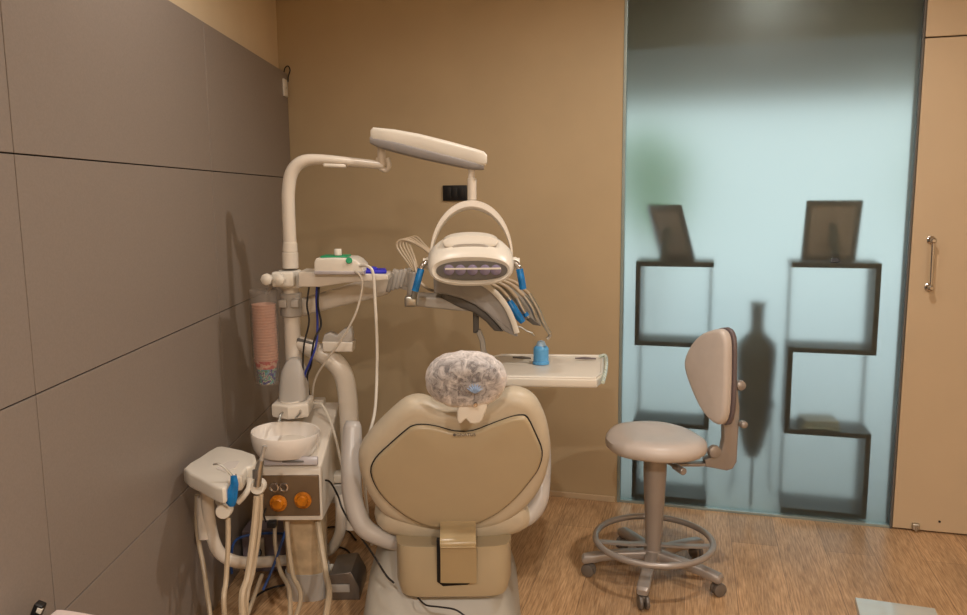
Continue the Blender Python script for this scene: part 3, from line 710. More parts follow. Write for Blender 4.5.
cord([P(309, 287, 2.95), P(307, 305, 2.94), P(309, 322, 2.94), P(304, 345, 2.93), P(303, 365, 2.93), P(304, 385, 2.93), P(309, 396, 3.01), P(311, 400, 3.04)], .0035, M_cable, 'thin black cable hanging from the shelf arm, nearest the pole', 'cable', 'cable')
cord([P(319, 287, 2.95), P(318, 305, 2.94), P(321, 325, 2.94), P(315, 338, 2.92), P(312, 352, 2.92), P(311, 365, 2.93), P(307, 378, 2.95), P(310, 398, 3.06)], .004, M_cable, 'black cable hanging from the shelf arm, right of the thinner one', 'cable', 'cable')
cord([P(317, 285, 2.96), P(316.5, 300, 2.95), P(317.5, 325, 2.95), P(316, 345, 2.93), P(310, 362, 2.92), P(305, 374, 2.93), P(304.5, 382, 2.94)], .0045, M_bcable, 'blue cable hanging from the shelf arm beside the black ones', 'cable', 'cable')
# ------------------------------------------------------------------ cup dispenser
dc = P(267.5, 385, 2.92); dz0 = P(269, 383, 2.92).z; dz1 = P(266, 290, 2.92).z; rd = R(14, 2.92)
# keep clear of the wall
cdx = max(dc.x, XL+rd+.012); tilt = .0
dp = thing('cup_dispenser', 'clear plastic tube dispenser hanging from the pole clamp by the grey wall', 'dispenser', V((cdx, 2.92, dz0)))
bm = B(); lathe(bm, (cdx, 2.92, 0), [(rd*.86, dz0), (rd*.95, dz0+.05), (rd, dz0+.2), (rd, dz1-.02), (rd*1.04, dz1), (rd*1.01, dz1+.001), (rd*.97, dz1-.02), (rd*.97, dz0+.2), (rd*.92, dz0+.05), (rd*.83, dz0)], 32, cap=False)
bm.verts.ensure_lookup_table(); obj('tube', bm, M_clear, dp)
bm = B(); tube(bm, [V((cdx, 2.92+rd*.99, dz1-.02)), V((cdx+.02, 2.96, dz1+.01)), P(268, 284, 2.95)], .006, 8); obj('hook', bm, M_greyp, dp)
ch_c = R(24, 2.92); ncup = 21; z1c = P(268, 304, 2.92).z
step = (z1c-(dz0+ch_c))/(ncup-1)
def cup_bm(c, r1):
    b = B(); r0 = r1*.72; t = .0012
    lathe(b, c, [(0, .004), (r0*.96, .004), (r0, 0), (r1-.001, ch_c-.0045), (r1+.003, ch_c-.003), (r1+.003, ch_c-.0005), (r1+.0005, ch_c), (r1-t, ch_c-.002), (r0-t, .006), (0, .006)], 24); return b
c0 = V((cdx, 2.92, dz0+.001))
o = obj('paper_cup', cup_bm(c0, rd*.8), M_print, None, label='lowest paper cup in the dispenser, printed red, blue and green', loc=c0); o['category'] = 'cup'; o['group'] = 'paper cups in the dispenser'
c1 = c0+Z3*step
p0 = obj('paper_cup', cup_bm(c1, rd*.8), M_cup, None, label='pinkish paper cup nested in the tall stack inside the clear dispenser', loc=c1); p0['category'] = 'cup'; p0['group'] = 'paper cups in the dispenser'
for k in range(2, ncup):
    q = p0.copy(); COL.objects.link(q); q.location = c0+Z3*step*k
    if k == ncup-1: q['label'] = 'topmost pinkish paper cup of the stack in the clear dispenser'
# ------------------------------------------------------------------ operating light
YA = 2.95
ol = thing('operating_light', 'dental operating light on a jointed arm, round yoke and row of five lenses', 'dental light', P(291, 268, YP))
bm = B()
tube(bm, [P(290, 246, YP), P(288.5, 210, YP), P(288.5, 190, YP), P(292, 172, YP), P(302, 162, YP), P(318, 159.5, YP), P(350, 162, YP), P(384, 165.5, YP)], [R(6.5, YP), R(6.5, YP), R(6.5, YP), R(6.5, YP), R(6.3, YP), R(5.2, YP), R(4.6, YP), R(4.2, YP)], 18)
obj('pole_arm', bm, M_enamel, ol)
bm = B(); cyl(bm, P(290.5, 268.5, YP), P(290, 252, YP), R(8, YP), bev=.003); cyl(bm, P(290, 252, YP), P(290, 242, YP), R(7.6, YP), R(7, YP), bev=.003); obj('collar', bm, M_enamel, ol)
bm = B(); box(bm, P(335, 165.5, YP), (.085, .03, .016), Matrix.Rotation(math.radians(3), 3, 'Y'), .006); obj('arm_stop', bm, M_white, ol)
bm = B(); cyl(bm, P(381.5, 158, YP), P(381.5, 150, YP), R(3, YP)); cyl(bm, P(378, 163, YP), P(378, 157.5, YP), R(3, YP), R(1.8, YP)); tube(bm, [P(380, 168, YP), P(386, 170, YP), P(389, 165, YP), P(387, 158, YP)], R(2.6, YP), 10)
cyl(bm, P(381.5, 166, YP), P(381.5, 145, YP), R(4, YP)); obj('joint', bm, M_enamel, ol)
# spring arm
def armsec(u, vt, vb, Y, w):
    t = P(u, vt, Y); b = P(u, vb, Y); c = (t+b)/2; hh = (t-b).length/2
    return c, hh, w
bm = B(); bm2 = B()
secs = [(371.5, 130, 140, 2.98, .026), (374, 127.5, 143, 2.975, .03), (395, 129.5, 147, 2.96, .034), (420, 134, 153, 2.93, .034), (450, 141.5, 160.5, 2.89, .032), (475, 148.5, 166, 2.86, .028), (484, 151.5, 167, 2.845, .026), (487, 155, 164, 2.84, .02)]
loft(bm, [sellipse((P(u, a, Y)+P(u, b, Y))/2, Y3, Z3, w, (P(u, a, Y)-P(u, b, Y)).length/2, 4, 24) for u, a, b, Y, w in secs]); obj('spring_arm', bm, M_white, ol)
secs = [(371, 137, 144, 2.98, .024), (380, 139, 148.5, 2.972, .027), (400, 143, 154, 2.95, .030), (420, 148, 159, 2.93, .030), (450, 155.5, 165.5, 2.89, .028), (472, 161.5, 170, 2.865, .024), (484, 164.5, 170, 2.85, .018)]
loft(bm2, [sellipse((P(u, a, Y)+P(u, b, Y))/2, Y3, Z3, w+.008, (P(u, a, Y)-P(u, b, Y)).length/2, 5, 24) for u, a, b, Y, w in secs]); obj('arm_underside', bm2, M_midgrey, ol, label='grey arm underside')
YL = 2.82
bm = B(); cyl(bm, P(471.5, 168, 2.86), P(471.5, 190, 2.86), R(3.2, 2.86)); cyl(bm, P(472, 178, 2.86), P(472, 200, 2.86), R(4.4, 2.86), bev=.002); obj('drop_stem', bm, M_enamel, ol)
# yoke
pts = []
for k in range(17):
    a = PI*k/16; pts.append(P(471.5-40.5*math.cos(a), 260-55*math.sin(a), 2.83+.02*math.sin(a)))
bm = B(); flat_sweep(bm, pts, .045, lambda f: .007+.020*math.sin(PI*f)**1.5, V((0, .97, -.24)), 3); obj('yoke', bm, M_enamel, ol)
# head
bm = B()
def hsec(Y, u, v, w, h_, p=2.4): return sellipse(P(u, v, Y), X3, Z3, R(w, Y), R(h_, Y), p, 40)
loft(bm, [hsec(2.715, 471, 271, 34, 9), hsec(2.705, 471, 270.5, 39, 13.5), hsec(2.712, 471, 269.5, 41.5, 16.5), hsec(2.74, 471, 266, 43, 20), hsec(2.78, 470.5, 261, 43, 23.5), hsec(2.83, 470.5, 256, 38, 22), hsec(2.88, 470.5, 251, 30, 18), hsec(2.91, 470.5, 248, 20, 11)])
obj('lamp_head', bm, M_white, ol)
bm = B()
loft(bm, [hsec(2.742, 470.5, 245, 26, 2.5, 2.4), hsec(2.75, 470.5, 242, 28, 6, 2.2), hsec(2.79, 470.5, 240.5, 27.5, 8.5, 2.2), hsec(2.86, 470.5, 239, 20, 7, 2.6), hsec(2.9, 470.5, 240, 12, 4)])
obj('top_cap', bm, M_white, ol)
bm = B(); loft(bm, [hsec(2.742, 470.5, 249, 19, 5.5, 3), hsec(2.738, 470.5, 248.5, 17, 4.6, 3)]); loft(bm, [hsec(2.7435, 470.5, 246.5, 26, 1.6, 4), hsec(2.78, 470.5, 246, 27, 1.6, 4)]); obj('cap_seam', bm, M_greyp, ol)
bm = B(); loft(bm, [hsec(2.716, 472, 270.5, 36, 9.8, 2.4), hsec(2.7035, 472, 270.5, 35.5, 9.5, 2.4)]); obj('reflector_panel', bm, M_dgrey, ol, label='grey recessed lens panel')
for u in (449, 460.5, 472.5, 485, 496):
    bm = B(); lathe(bm, P(u, 270, 2.702), [(0, -.004), (R(5.4, 2.7), -.004), (R(5.4, 2.7), .002), (R(4.6, 2.7), .004), (R(3, 2.7), .0065), (0, .008)], 24, (0, -1, 0)); obj('lens', bm, M_lensd, ol)
bm = B(); box(bm, P(473, 268.8, 2.6905), (R(56, 2.7), .003, R(1.8, 2.7)), bev=.001); obj('white_bar', bm, M_white, ol)  # thin white bar across the row of lenses
for sgn, u in ((-1, 431), (1, 512)):
    bm = B(); a = P(u, 262, 2.8); b = P(u+sgn*6, 262, 2.8)
    lathe(bm, P(u-sgn*6, 263, 2.79), [(0, 0), (R(6, 2.8), 0), (R(6, 2.8), .035), (R(5, 2.8), .04), (R(5, 2.8), .048), (0, .048)], 20, (sgn, 0, 0)); obj('side_knob', bm, M_white, ol)
    hp = [P(u-sgn*4, 262, 2.78), P(u+sgn*3, 262, 2.76)] 
    if sgn < 0: hp = [P(430, 262, 2.78), P(425, 263, 2.76), P(421, 269, 2.745), P(418, 280, 2.74), P(415, 291, 2.74)]
    else: hp = [P(512, 262, 2.78), P(516, 263, 2.76), P(519.5, 269, 2.745), P(521.5, 280, 2.74), P(523, 289, 2.74)]
    bm = B(); tube(bm, hp, R(2.6, 2.75), 12); hh = obj('handle', bm, M_chrome, ol)
    bm = B(); tube(bm, [hp[2], hp[3], hp[4]], R(3.6, 2.75), 12); obj('film_wrap', bm, M_blue, hh, label='blue film wrapped round the handle')
# ------------------------------------------------------------------ delivery console and arm
da = thing('delivery_arm', 'long pale grey arm rising from the pole to the instrument console', 'arm', P(310, 300, 3.03))
bm = B()
loft(bm, [sellipse((P(u, a, Y)+P(u, b, Y))/2, Y3, Z3, .03, (P(u, a, Y)-P(u, b, Y)).length/2, 4.5, 20) for u, a, b, Y in ((299, 301, 313, 3.08), (303, 298, 316, 3.08), (340, 287, 306, 3.1), (370, 277, 299, 3.12), (388, 272, 294, 3.13), (390, 274, 292, 3.13))]); obj('arm_cover', bm, M_enamel, da)
bm = B()
for k in range(5):
    u = 391+k*4.2; c = P(u, 281.5-k*1.2, 3.12); rot = Matrix.Rotation(math.radians(16), 3, 'Y')
    box(bm, c, (R(4, 3.1), .055, R(21-k*.6, 3.1)), rot, .004)
box(bm, P(401, 279.5, 3.12), (R(20, 3.1), .05, R(17, 3.1)), Matrix.Rotation(math.radians(16), 3, 'Y'), .002)
obj('bellows', bm, M_greyp, da)
bm = B(); cyl(bm, P(413, 300, 3.1), P(413, 272, 3.1), R(6, 3.1), bev=.004); obj('elbow', bm, M_greyp, da)
co = thing('instrument_console', 'grey instrument console with sloping shell hanging below the operating light', 'instrument console', P(470, 300, 3.0))
bm = B(); rprism(bm, [P(408, 298, 2.93), P(420, 296.5, 2.93), P(460, 299, 2.93), P(478, 303, 2.93), P(478, 312, 2.93), P(458, 311, 2.93), P(410, 306, 2.93)], V((0, .14, 0)), .008); obj('carrier_bar', bm, M_greyp, co)
bm = B(); tube(bm, [P(412, 303, 2.92), P(414, 296, 2.9), P(416, 288, 2.88), P(419, 278, 2.9)], R(3.2, 2.9), 12); box(bm, P(411, 301, 2.92), (.045, .05, .04), bev=.008); obj('grip', bm, M_steel, co)
# main shell: sloping down to the right and towards the room
def shell(top, bot, Ya, Yb, m, nm, lab=None):
    bm = B(); ra = [P(u, v, Ya) for u, v in top]; rb2 = [P(u, v, Ya) for u, v in bot]
    rprism(bm, ra+rb2[::-1], V((0, Yb-Ya, 0)), .008, 3); return obj(nm, bm, m, co, label=lab)
shell([(433, 275), (445, 274), (462, 277), (480, 283), (495, 293), (505, 306), (512, 320), (518, 336)], [(434, 293), (447, 295), (462, 299), (475, 305), (486, 313), (495, 322), (503, 331), (516, 337)], 2.9, 3.12, M_shellgrey, 'shell', 'pale grey sloping shell')
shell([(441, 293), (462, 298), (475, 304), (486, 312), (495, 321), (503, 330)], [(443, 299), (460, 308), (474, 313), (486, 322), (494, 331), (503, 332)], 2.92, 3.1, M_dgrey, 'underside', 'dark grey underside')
bm = B(); pts = [P(462, 276.5, 2.893), P(480, 282, 2.893), P(494, 291.5, 2.893), P(505, 304.5, 2.893), P(512, 318, 2.893), P(517, 333, 2.893)]
flat_sweep(bm, pts, .012, .02, Y3); obj('edge_strip', bm, M_white, co)
bm = B(); rprism(bm, [P(u, v, 3.02) for u, v in ((500, 279), (513, 284), (526, 294), (535, 308), (541, 325), (534, 324), (527, 317), (518, 305), (508, 295), (498, 286))], V((0, .06, 0)), .005, 3, 2); obj('side_wing', bm, M_greyp, co)
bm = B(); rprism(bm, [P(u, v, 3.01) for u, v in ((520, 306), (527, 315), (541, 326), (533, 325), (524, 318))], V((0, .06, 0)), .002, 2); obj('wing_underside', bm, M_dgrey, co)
bm = B(); rprism(bm, [P(u, v, 2.99) for u, v in ((470, 279), (498, 280), (512, 290), (524, 304), (530, 318), (516, 318), (506, 300), (490, 288))], V((0, .1, 0)), .004, 3, 2); obj('instrument_bed', bm, M_greyp, co)
# support stem and tray
bm = B(); box(bm, P(476, 322, 3.0), (R(6, 3), .03, R(22, 3)), bev=.004); obj('hanger', bm, M_dgrey, co)
bm = B(); flat_sweep(bm, [P(478, 330, 3.0), P(482, 340, 3.0), P(484, 352, 3.0), P(490, 362, 3.0), P(500, 368, 2.98)], .03, .02, Y3); obj('tray_bracket', bm, M_greyp, co)
# instruments: five
inst = [
 ([(468, 281), (486, 286), (500, 300), (507, 314), (513, 326)], 'blue', 'instrument wrapped in blue film, first from the left on the console', [(505, 302), (511, 312), (520, 322)]),
 ([(478, 280), (497, 287), (508, 297), (516, 308), (521, 318)], None, 'slim steel handpiece right beside the blue wrapped instrument on the console', None),
 ([(486, 279), (505, 286), (517, 298), (523, 310), (527, 316)], None, 'steel handpiece with blue collar in the middle of the console', None),
 ([(492, 278), (510, 284), (524, 296), (531, 306), (536, 318)], None, 'steel handpiece second from the right end of the console', None),
 ([(498, 277), (516, 283), (529, 294), (537, 308), (543, 322), (550, 334)], None, 'longest steel handpiece with bent tip pointing down, at the right end of the console', None)]
for k, (pp, bl, lab, wr) in enumerate(inst):
    Yk = 2.955+.008*k-.01
    root = thing('dental_handpiece', lab, 'handpiece', P(*pp[-1], Yk), 'handpieces on the instrument console')
    q = [P(u, v, Yk) for u, v in pp]
    bm = B(); tube(bm, q[:3], R(1.9, 3), 10); obj('hose', bm, M_hose, root)
    bm = B(); tube(bm, q[2:], [R(2.2, 3), R(2.4, 3), R(1.7, 3)], 12); obj('body', bm, M_steel, root)
    e = q[-1]; d = (q[-1]-q[-2]).normalized()
    bm = B()
    if k == 0: tube(bm, [e, P(520, 327, Yk), P(527, 331, Yk), P(532, 333, Yk), P(534, 336, Yk)], R(.8, 3), 8)
    elif k == 4: tube(bm, [e, P(549, 337, Yk), P(547, 339, Yk)], R(1.6, 3), 8)
    else: tube(bm, [e, e+d*.01], R(1.5, 3), 8, smooth=False)
    obj('tip', bm, M_steel, root)
    if wr:
        bm = B(); tube(bm, [P(u, v, Yk-.006) for u, v in ((509, 301), (513, 308), (519, 317), (523, 322))], [R(3.2, 3), R(4.2, 3), R(4, 3), R(3, 3)], 12); obj('film_wrap', bm, M_blue, root, label='bright blue film wrap')
    if k == 2:
        bm = B(); tube(bm, [q[-2]*.5+q[-1]*.5, q[-1]], R(2.7, 3), 12, smooth=False); obj('collar', bm, M_blue, root, label='blue collar')
# hoses looping behind the light, five
for k in range(5):
    o_ = k*3.1
    cord([P(414+k*.8, 272-k, 3.1), P(407+o_*.6, 262-k, 3.13), P(397+o_, 247-k*1.2, 3.15), P(401+o_*1.2, 240-k*.8, 3.15), P(414+o_, 243+k, 3.14), P(428+o_*.8, 252+k, 3.12), P(440+o_*1.5, 265+k, 3.12), P(452+o_*2.5, 272+k, 3.14)], .0052, M_hose,
         ['outermost grey hose of the loop beside the operating light', 'second hose from the outside in the loop beside the operating light', 'middle hose of the loop beside the operating light', 'fourth hose from the outside in the loop beside the operating light', 'innermost hose of the loop beside the operating light'][k], group='instrument hoses looping behind the light')
cord([P(414, 262, 3.08), P(419, 280, 3.04), P(427, 288, 3.03), P(436, 291, 3.1), P(445, 290, 3.13)], .006, M_hose, 'pale hose sagging under the left side of the operating light')
# bracket tray
ty = 3.0
bt = thing('bracket_tray', 'white rectangular instrument tray projecting right of the headrest', 'tray', P(555, 376, ty))
zt1 = P(555, 370, 2.9).z
def TP(u, v): return PZ(u, v, zt1)
tp = [TP(480, 377), TP(597, 379), TP(603, 374), TP(604, 357), TP(600, 356), TP(500, 355), TP(478, 360)]
bm = B(); rprism(bm, tp, V((0, 0, -R(9, 3))), .008, 4, 0); obj('tray_body', bm, M_white, bt)
bm = B(); L_ = [p+Z3*.001 for p in tp]; c = sum(L_, V())/len(L_); L_ = [c+(p-c)*.97 for p in L_]
N = len(L_); tube(bm, L_, .005, 8, smooth=False, closed=True); obj('rim', bm, M_white, bt)
bm = B(); tube(bm, [TP(600, 359)+Z3*.012, TP(605.5, 358)+Z3*.008, TP(606, 368)+Z3*.0, TP(603, 379)+Z3*-.012], .007, 10); obj('handle', bm, clear_mat('pale_clear_plastic', (220, 235, 225), (225, 235, 225), .7), bt, label='clear plastic tray handle')
ct = thing('plastic_bottle', 'light blue ridged plastic bottle with domed top standing on the white tray', 'bottle', TP(541, 364)+Z3*.006)
c = TP(541, 364)+Z3*.002; k_ = c.y/F*1.15
bm = B(); prof = [(0, 0), (7.4*k_, 0), (7.4*k_, 2*k_)]
for q in range(5): prof += [(6.6*k_, (2.5+q*2.3)*k_), (6.9*k_, (3.5+q*2.3)*k_), (6.6*k_, (4.6+q*2.3)*k_)]
prof += [(6*k_, 15*k_), (5*k_, 16*k_), (0, 16*k_)]
lathe(bm, c, prof, 28); obj('body', bm, M_lblue, ct)
bm = B(); lathe(bm, c+Z3*15.5*k_, [(4.2*k_, 0), (4.2*k_, 2*k_), (3*k_, 4.5*k_), (0, 5.6*k_)], 20); obj('dome', bm, mat('pale_blue_plastic', (170, 205, 235), .35, nscale=20), ct)
for (ua, va, ub, vb, lab) in ((513, 359.5, 531, 360.5, 'dark steel mirror handle lying on the tray left of the blue bottle'), (575, 360.5, 596, 361, 'dark steel probe lying at the right end of the tray')):
    bm = B(); tube(bm, [TP(ua, va)+Z3*.009, TP((ua+ub)/2, (va+vb)/2)+Z3*.010, TP(ub, vb)+Z3*.009], [.003, .0055, .003], 10)
    single('dental_tool', bm, M_dgrey if ua < 550 else M_stooledge, lab, 'dental tool')
# ------------------------------------------------------------------ assistant console
az = .64
def AP(u, v, z=az): return PZ(u, v, z)
ac = thing('assistant_console', 'cream wedge-shaped suction console on a tube arm by the grey wall', 'console', AP(220, 475, az-.05))
top = [(183.5, 468), (199, 457), (216, 446.5), (230, 447), (255, 454), (254, 465), (247, 467), (242, 475), (232, 477), (226, 487), (217, 487), (200, 478)]
bm = B(); rprism(bm, [AP(u, v) for u, v in top], V((0, 0, -.052)), .010, 4, 2); obj('housing', bm, M_white, ac)
bm = B(); rprism(bm, [AP(u, v, az+.001) for u, v in ((216, 469), (228, 462), (240, 461), (236, 468), (226, 472))], V((0, 0, .002)), .0005, 1); obj('label_plate', bm, M_bowl, ac)
for (u, v, Y) in ((223.5, 511, 2.330), (257.5, 487, 2.410)):
    bm = B(); lathe(bm, P(u, v, Y)+V((0, .02, 0)), [(0, 0), (R(8, 2.410), 0), (R(8, 2.410), .03), (R(7, 2.410), .036), (0, .036)], 24, (0.1, -1, .1)); cyl(bm, P(u, v, Y)+V((0, .02, 0)), P(u-3, v-10, Y+.08), .016); obj('holder_cup', bm, M_white, ac)
bm = B(); tube(bm, [P(250, 478, 2.410), P(249, 488, 2.400), P(243, 497, 2.390), P(237, 503, 2.380)], R(3.2, 2.410), 12); obj('curved_holder', bm, M_white, ac)
sy = thing('air_water_syringe', 'syringe wrapped in blue film with bent steel tip on the suction console', 'syringe', P(232, 500, 2.330))
bm = B(); tube(bm, [P(213, 464.5, 2.310), P(219, 464, 2.310), P(226, 469, 2.310), P(233, 477, 2.310)], [R(.9, 2.310), R(1, 2.310), R(1.1, 2.310), R(1.6, 2.310)], 8); obj('tip', bm, M_steel, sy)
bm = B(); tube(bm, [P(234, 474, 2.320), P(233.5, 485, 2.310), P(233, 505, 2.310)], R(2.8, 2.310), 12); obj('body', bm, M_steel, sy)
bm = B(); rg = []
for k, (u, v, w) in enumerate(((234, 476, 3), (234, 484, 4), (232, 492, 5), (231, 500, 6), (232, 506, 3))):
    p = P(u, v, 2.29); rg.append([p+V((math.cos(2*PI*j/14)*R(w, 2.310)*(1+.25*math.sin(3*j+k)), math.sin(2*PI*j/14)*R(w, 2.310)*.8, 0)) for j in range(14)])
loft(bm, rg); obj('film_wrap', bm, M_blue, sy, label='crumpled blue film wrap')
su = thing('suction_handpiece', 'grey suction handpiece standing in the holder beside the bowl', 'suction handpiece', P(257, 487, 2.370))
bm = B(); tube(bm, [P(257, 486, 2.370), P(258.5, 472, 2.370), P(261, 460, 2.370)], [R(4, 2.370), R(4.6, 2.370), R(3.2, 2.370)], 14); obj('body', bm, M_steel, su)
bm = B(); tube(bm, [P(261, 461, 2.370), P(263, 453, 2.370), P(265, 446, 2.370)], [R(2.2, 2.370), R(2, 2.370), R(2.6, 2.370)], 10); obj('nozzle', bm, M_greyp, su)
bm = B(); cyl(bm, P(255, 470, 2.360), P(255, 478, 2.360), R(2.6, 2.360)); obj('valve', bm, M_dgrey, su)
# hoses from the suction console, looping near the floor up to the unit
def F0(u, v): p = PZ(u, v, .012); return p
def low(x, y, z=.014): return V((x, y, z))
def lk(u, v, Y, z): p = P(u, v, Y); return V((p.x, Y, z))
cord([P(228, 518, 2.340), P(228, 545, 2.320), P(226, 580, 2.290), P(224, 608, 2.250), lk(228, 600, 2.26, .012), lk(262, 600, 2.28, .012), P(300, 604, 2.5), P(293, 575, 2.6), P(289, 548, 2.66), P(287, 522, 2.71)], .008, M_hose, 'beige hose dropping straight from the blue wrapped syringe and looping to the unit')
cord([P(257, 496, 2.380), P(254, 530, 2.350), P(248, 575, 2.300), P(242, 606, 2.250), lk(250, 600, 2.2, .022), lk(300, 600, 2.2, .022), P(328, 604, 2.390), P(326, 575, 2.62), P(322, 550, 2.68), P(318, 522, 2.74)], .011, M_hose, 'thick beige suction hose hanging from the holder beside the bowl')
cord([P(261, 494, 2.400), P(259, 530, 2.380), P(253, 570, 2.340), P(246, 606, 2.280), lk(246, 600, 2.28, .03), lk(280, 600, 2.33, .03), P(290, 596, 2.52), P(280, 570, 2.72), P(275, 540, 2.8), P(276, 515, 2.83)], .008, M_hose, 'thinner beige suction hose running next to the thick one')
cord([P(197, 494, 2.6), P(197, 530, 2.58), P(204, 570, 2.54), P(209, 606, 2.47), lk(214, 600, 2.43, .012), lk(238, 600, 2.55, .012), P(262, 575, 2.78)], .008, M_hose, 'beige hose nearest the grey wall, hanging behind the cream suction console')
# hose from box to armrest side
cord([P(312, 403, 3.0), P(322, 405, 2.96), P(330, 420, 2.94), P(336, 440, 2.93), P(341, 462, 2.93), P(344, 470, 2.95)], .005, M_white, 'white hose curving from the unit top down beside the chair armrest')
# black lead beside the unit
cord([P(322, 480, 2.75), P(330, 482, 2.78), P(338, 496, 2.84), P(342, 508, 2.82), P(350, 522, 2.8), P(372, 553, 2.48), P(386, 575, 2.44), P(394, 583, 2.42)], .0035, M_cable, 'black cable running from the unit side to the chair pedestal', 'cable', 'cable')
cord([P(418, 598, 2.42), P(426, 605, 2.36), P(440, 607, 2.34), P(456, 610, 2.32), P(470, 620, 2.30)], .003, M_cable, 'thin black cable crossing the grey chair pedestal cover under the housing', 'cable', 'cable')
# ------------------------------------------------------------------ things on the floor in the corner
jb = thing('junction_box', 'dark mauve box in the corner with a white socket and black plug', 'box', V((-.85, 3.12, 0)))
c = PZ(258, 562, 0)
bm = B(); y0 = 3.0
pa, pb = P(232, 548, y0), P(292, 548, y0); ztp = P(260, 532, y0).z
xa_ = max(pa.x, XL+.02)
box(bm, V(((xa_+pb.x)/2, y0+.11, ztp/2+.0)), (pb.x-xa_, .2, ztp), bev=.006); obj('housing', bm, M_mauve, jb)
bm = B(); box(bm, P(258, 549, y0)+V((0, .004, 0)), (.05, .012, .09), bev=.004); obj('socket_plate', bm, M_white, jb)
bm = B(); cyl(bm, P(257, 553, y0), P(257, 553, y0-.045), .02, .017, bev=.003); obj('plug', bm, M_black, jb)
pw = thing('power_box', 'grey metal box with chamfered top on the floor between unit and chair', 'box', V((PZ(358, 575, 0).x, 2.86, 0)))
c = PZ(356, 572, 0); 
bm = B(); rprism(bm, [V((c.x-.075, 2.78, .0)), V((c.x+.05, 2.78, 0)), V((c.x+.05, 2.78, .05)), V((c.x+.02, 2.78, .11)), V((c.x-.06, 2.78, .10)), V((c.x-.075, 2.78, .06))], V((0, .17, 0)), .004, 3)
obj('housing', bm, M_box, pw)
bm = B(); box(bm, V((c.x-.02, 2.775, .05)), (.07, .006, .03), bev=.002); obj('name_plate', bm, M_greyp, pw)
c = PZ(332, 586, 0)
vb_ = thing('valve_block', 'small pale plastic valve block on the floor beside the unit column', 'valve', c)
bm = B(); box(bm, c+Z3*.03, (.07, .06, .058), bev=.006); obj('block', bm, M_greyp, vb_)
bm = B(); cyl(bm, c+Z3*.058, c+Z3*.085, .02, .016, bev=.003); obj('cap', bm, M_white, vb_)
bm = B(); box(bm, P(272, 524, 2.68), (.03, .03, .022), bev=.003); tube(bm, [P(266, 522, 2.68), P(264, 515, 2.68), P(266, 508, 2.686)], .003, 6)
single('cable_connector', bm, M_black, 'small black connector hanging under the gauges of the unit', 'connector')
cord([P(288, 534, 2.98), P(270, 533, 2.9), P(245, 536, 2.86), P(234, 543, 2.85), P(231, 560, 2.83), P(232, 574, 2.8)], .005, M_bhose, 'dark blue hose arching behind the tubes at floor level in the corner')
cord([P(288, 523, 2.8), P(281, 545, 2.78), P(272, 570, 2.74), P(263, 590, 2.7)], .005, M_bhose, 'dark blue hose slanting down from under the unit gauges')
def fl(u, v, z=.005): return PZ(u, v, z)
cord([fl(316, 531), fl(325, 528), fl(336, 527), fl(348, 531), fl(356, 540)], .004, M_cable, 'black cable curled on the wood floor behind the frame tube', 'cable', 'cable')
cord([fl(316, 541), fl(330, 545), fl(345, 549), fl(352, 556)], .004, M_cable, 'short black cable on the floor in front of the grey metal box', 'cable', 'cable')
cord([fl(244, 606), fl(262, 592), fl(275, 587), fl(290, 584)], .004, M_cable, 'black cable on the floor left of the unit column', 'cable', 'cable')
# ------------------------------------------------------------------ operator stool
sx = P(653, 560, 2.95).x; sy_ = 2.95
sY = 2.95
sto = thing('operator_stool', 'taupe padded stool on casters with a foot ring, in front of the frosted glass', 'stool', V((sx, sy_, 0)))
def S(dx, dy_, z): return V((sx+dx, sy_+dy_, z))
# seat
bm = B(); zs_ = .557
ax = V((math.cos(math.radians(10)), math.sin(math.radians(10)), 0)); ay = V((-ax.y, ax.x, 0))
sc0 = V((P(655, 450, 2.95).x, 2.95, 0))
rings = []
for (z, s, p) in ((-.034, .8, 2.4), (-.032, .92, 2.4), (-.022, .98, 2.4), (-.008, 1, 2.4), (.008, .985, 2.4), (.019, .93, 2.4), (.027, .82, 2.4), (.030, .6, 2.3), (.028, .35, 2.2), (.026, .1, 2)):
    r_ = []
    for j, q in enumerate(sellipse(sc0, ax, ay, .19*s, .195*s, p, 48)):
        lx = (q-sc0).dot(ax); ly = (q-sc0).dot(ay)
        nar = 1-.10*(lx/.19)**2 if lx > 0 else 1-.2*(-lx/.19)**2
        dz = .012*(lx/.19)*-1*.5 + .012*math.cos(ly/.19*PI)*(-1 if z > .01 else 0)*.3-(.02*(max(0, -lx/.19-.6)))
        r_.append(sc0+ax*lx+ay*ly*nar+Z3*(zs_+z+dz))
    rings.append(r_)
loft(bm, rings); obj('seat', bm, M_stoolseat, sto)
bm = B(); lathe(bm, S(0, 0, 0), [(0, .53), (.11, .53), (.1, .508), (.03, .495), (0, .495)], 28); obj('seat_plate', bm, M_dgrey, sto)
bm = B(); lathe(bm, S(0, 0, 0), [(.018, .12), (R(8.5, 2.93), .122), (R(8.5, 2.93), .17), (R(9.2, 2.93), .2), (R(12, 2.93), .43), (R(12, 2.93), .508), (0, .509)], 28); obj('gas_lift', bm, M_stoolmet, sto)
bm = B(); cyl(bm, P(674, 466, 2.88), P(684, 472, 2.82), .012, .014, bev=.003); cyl(bm, P(674, 466, 2.88)+V((-.02, .03, .005)), P(674, 466, 2.88), .006); obj('height_lever', bm, M_stoolmet, sto)
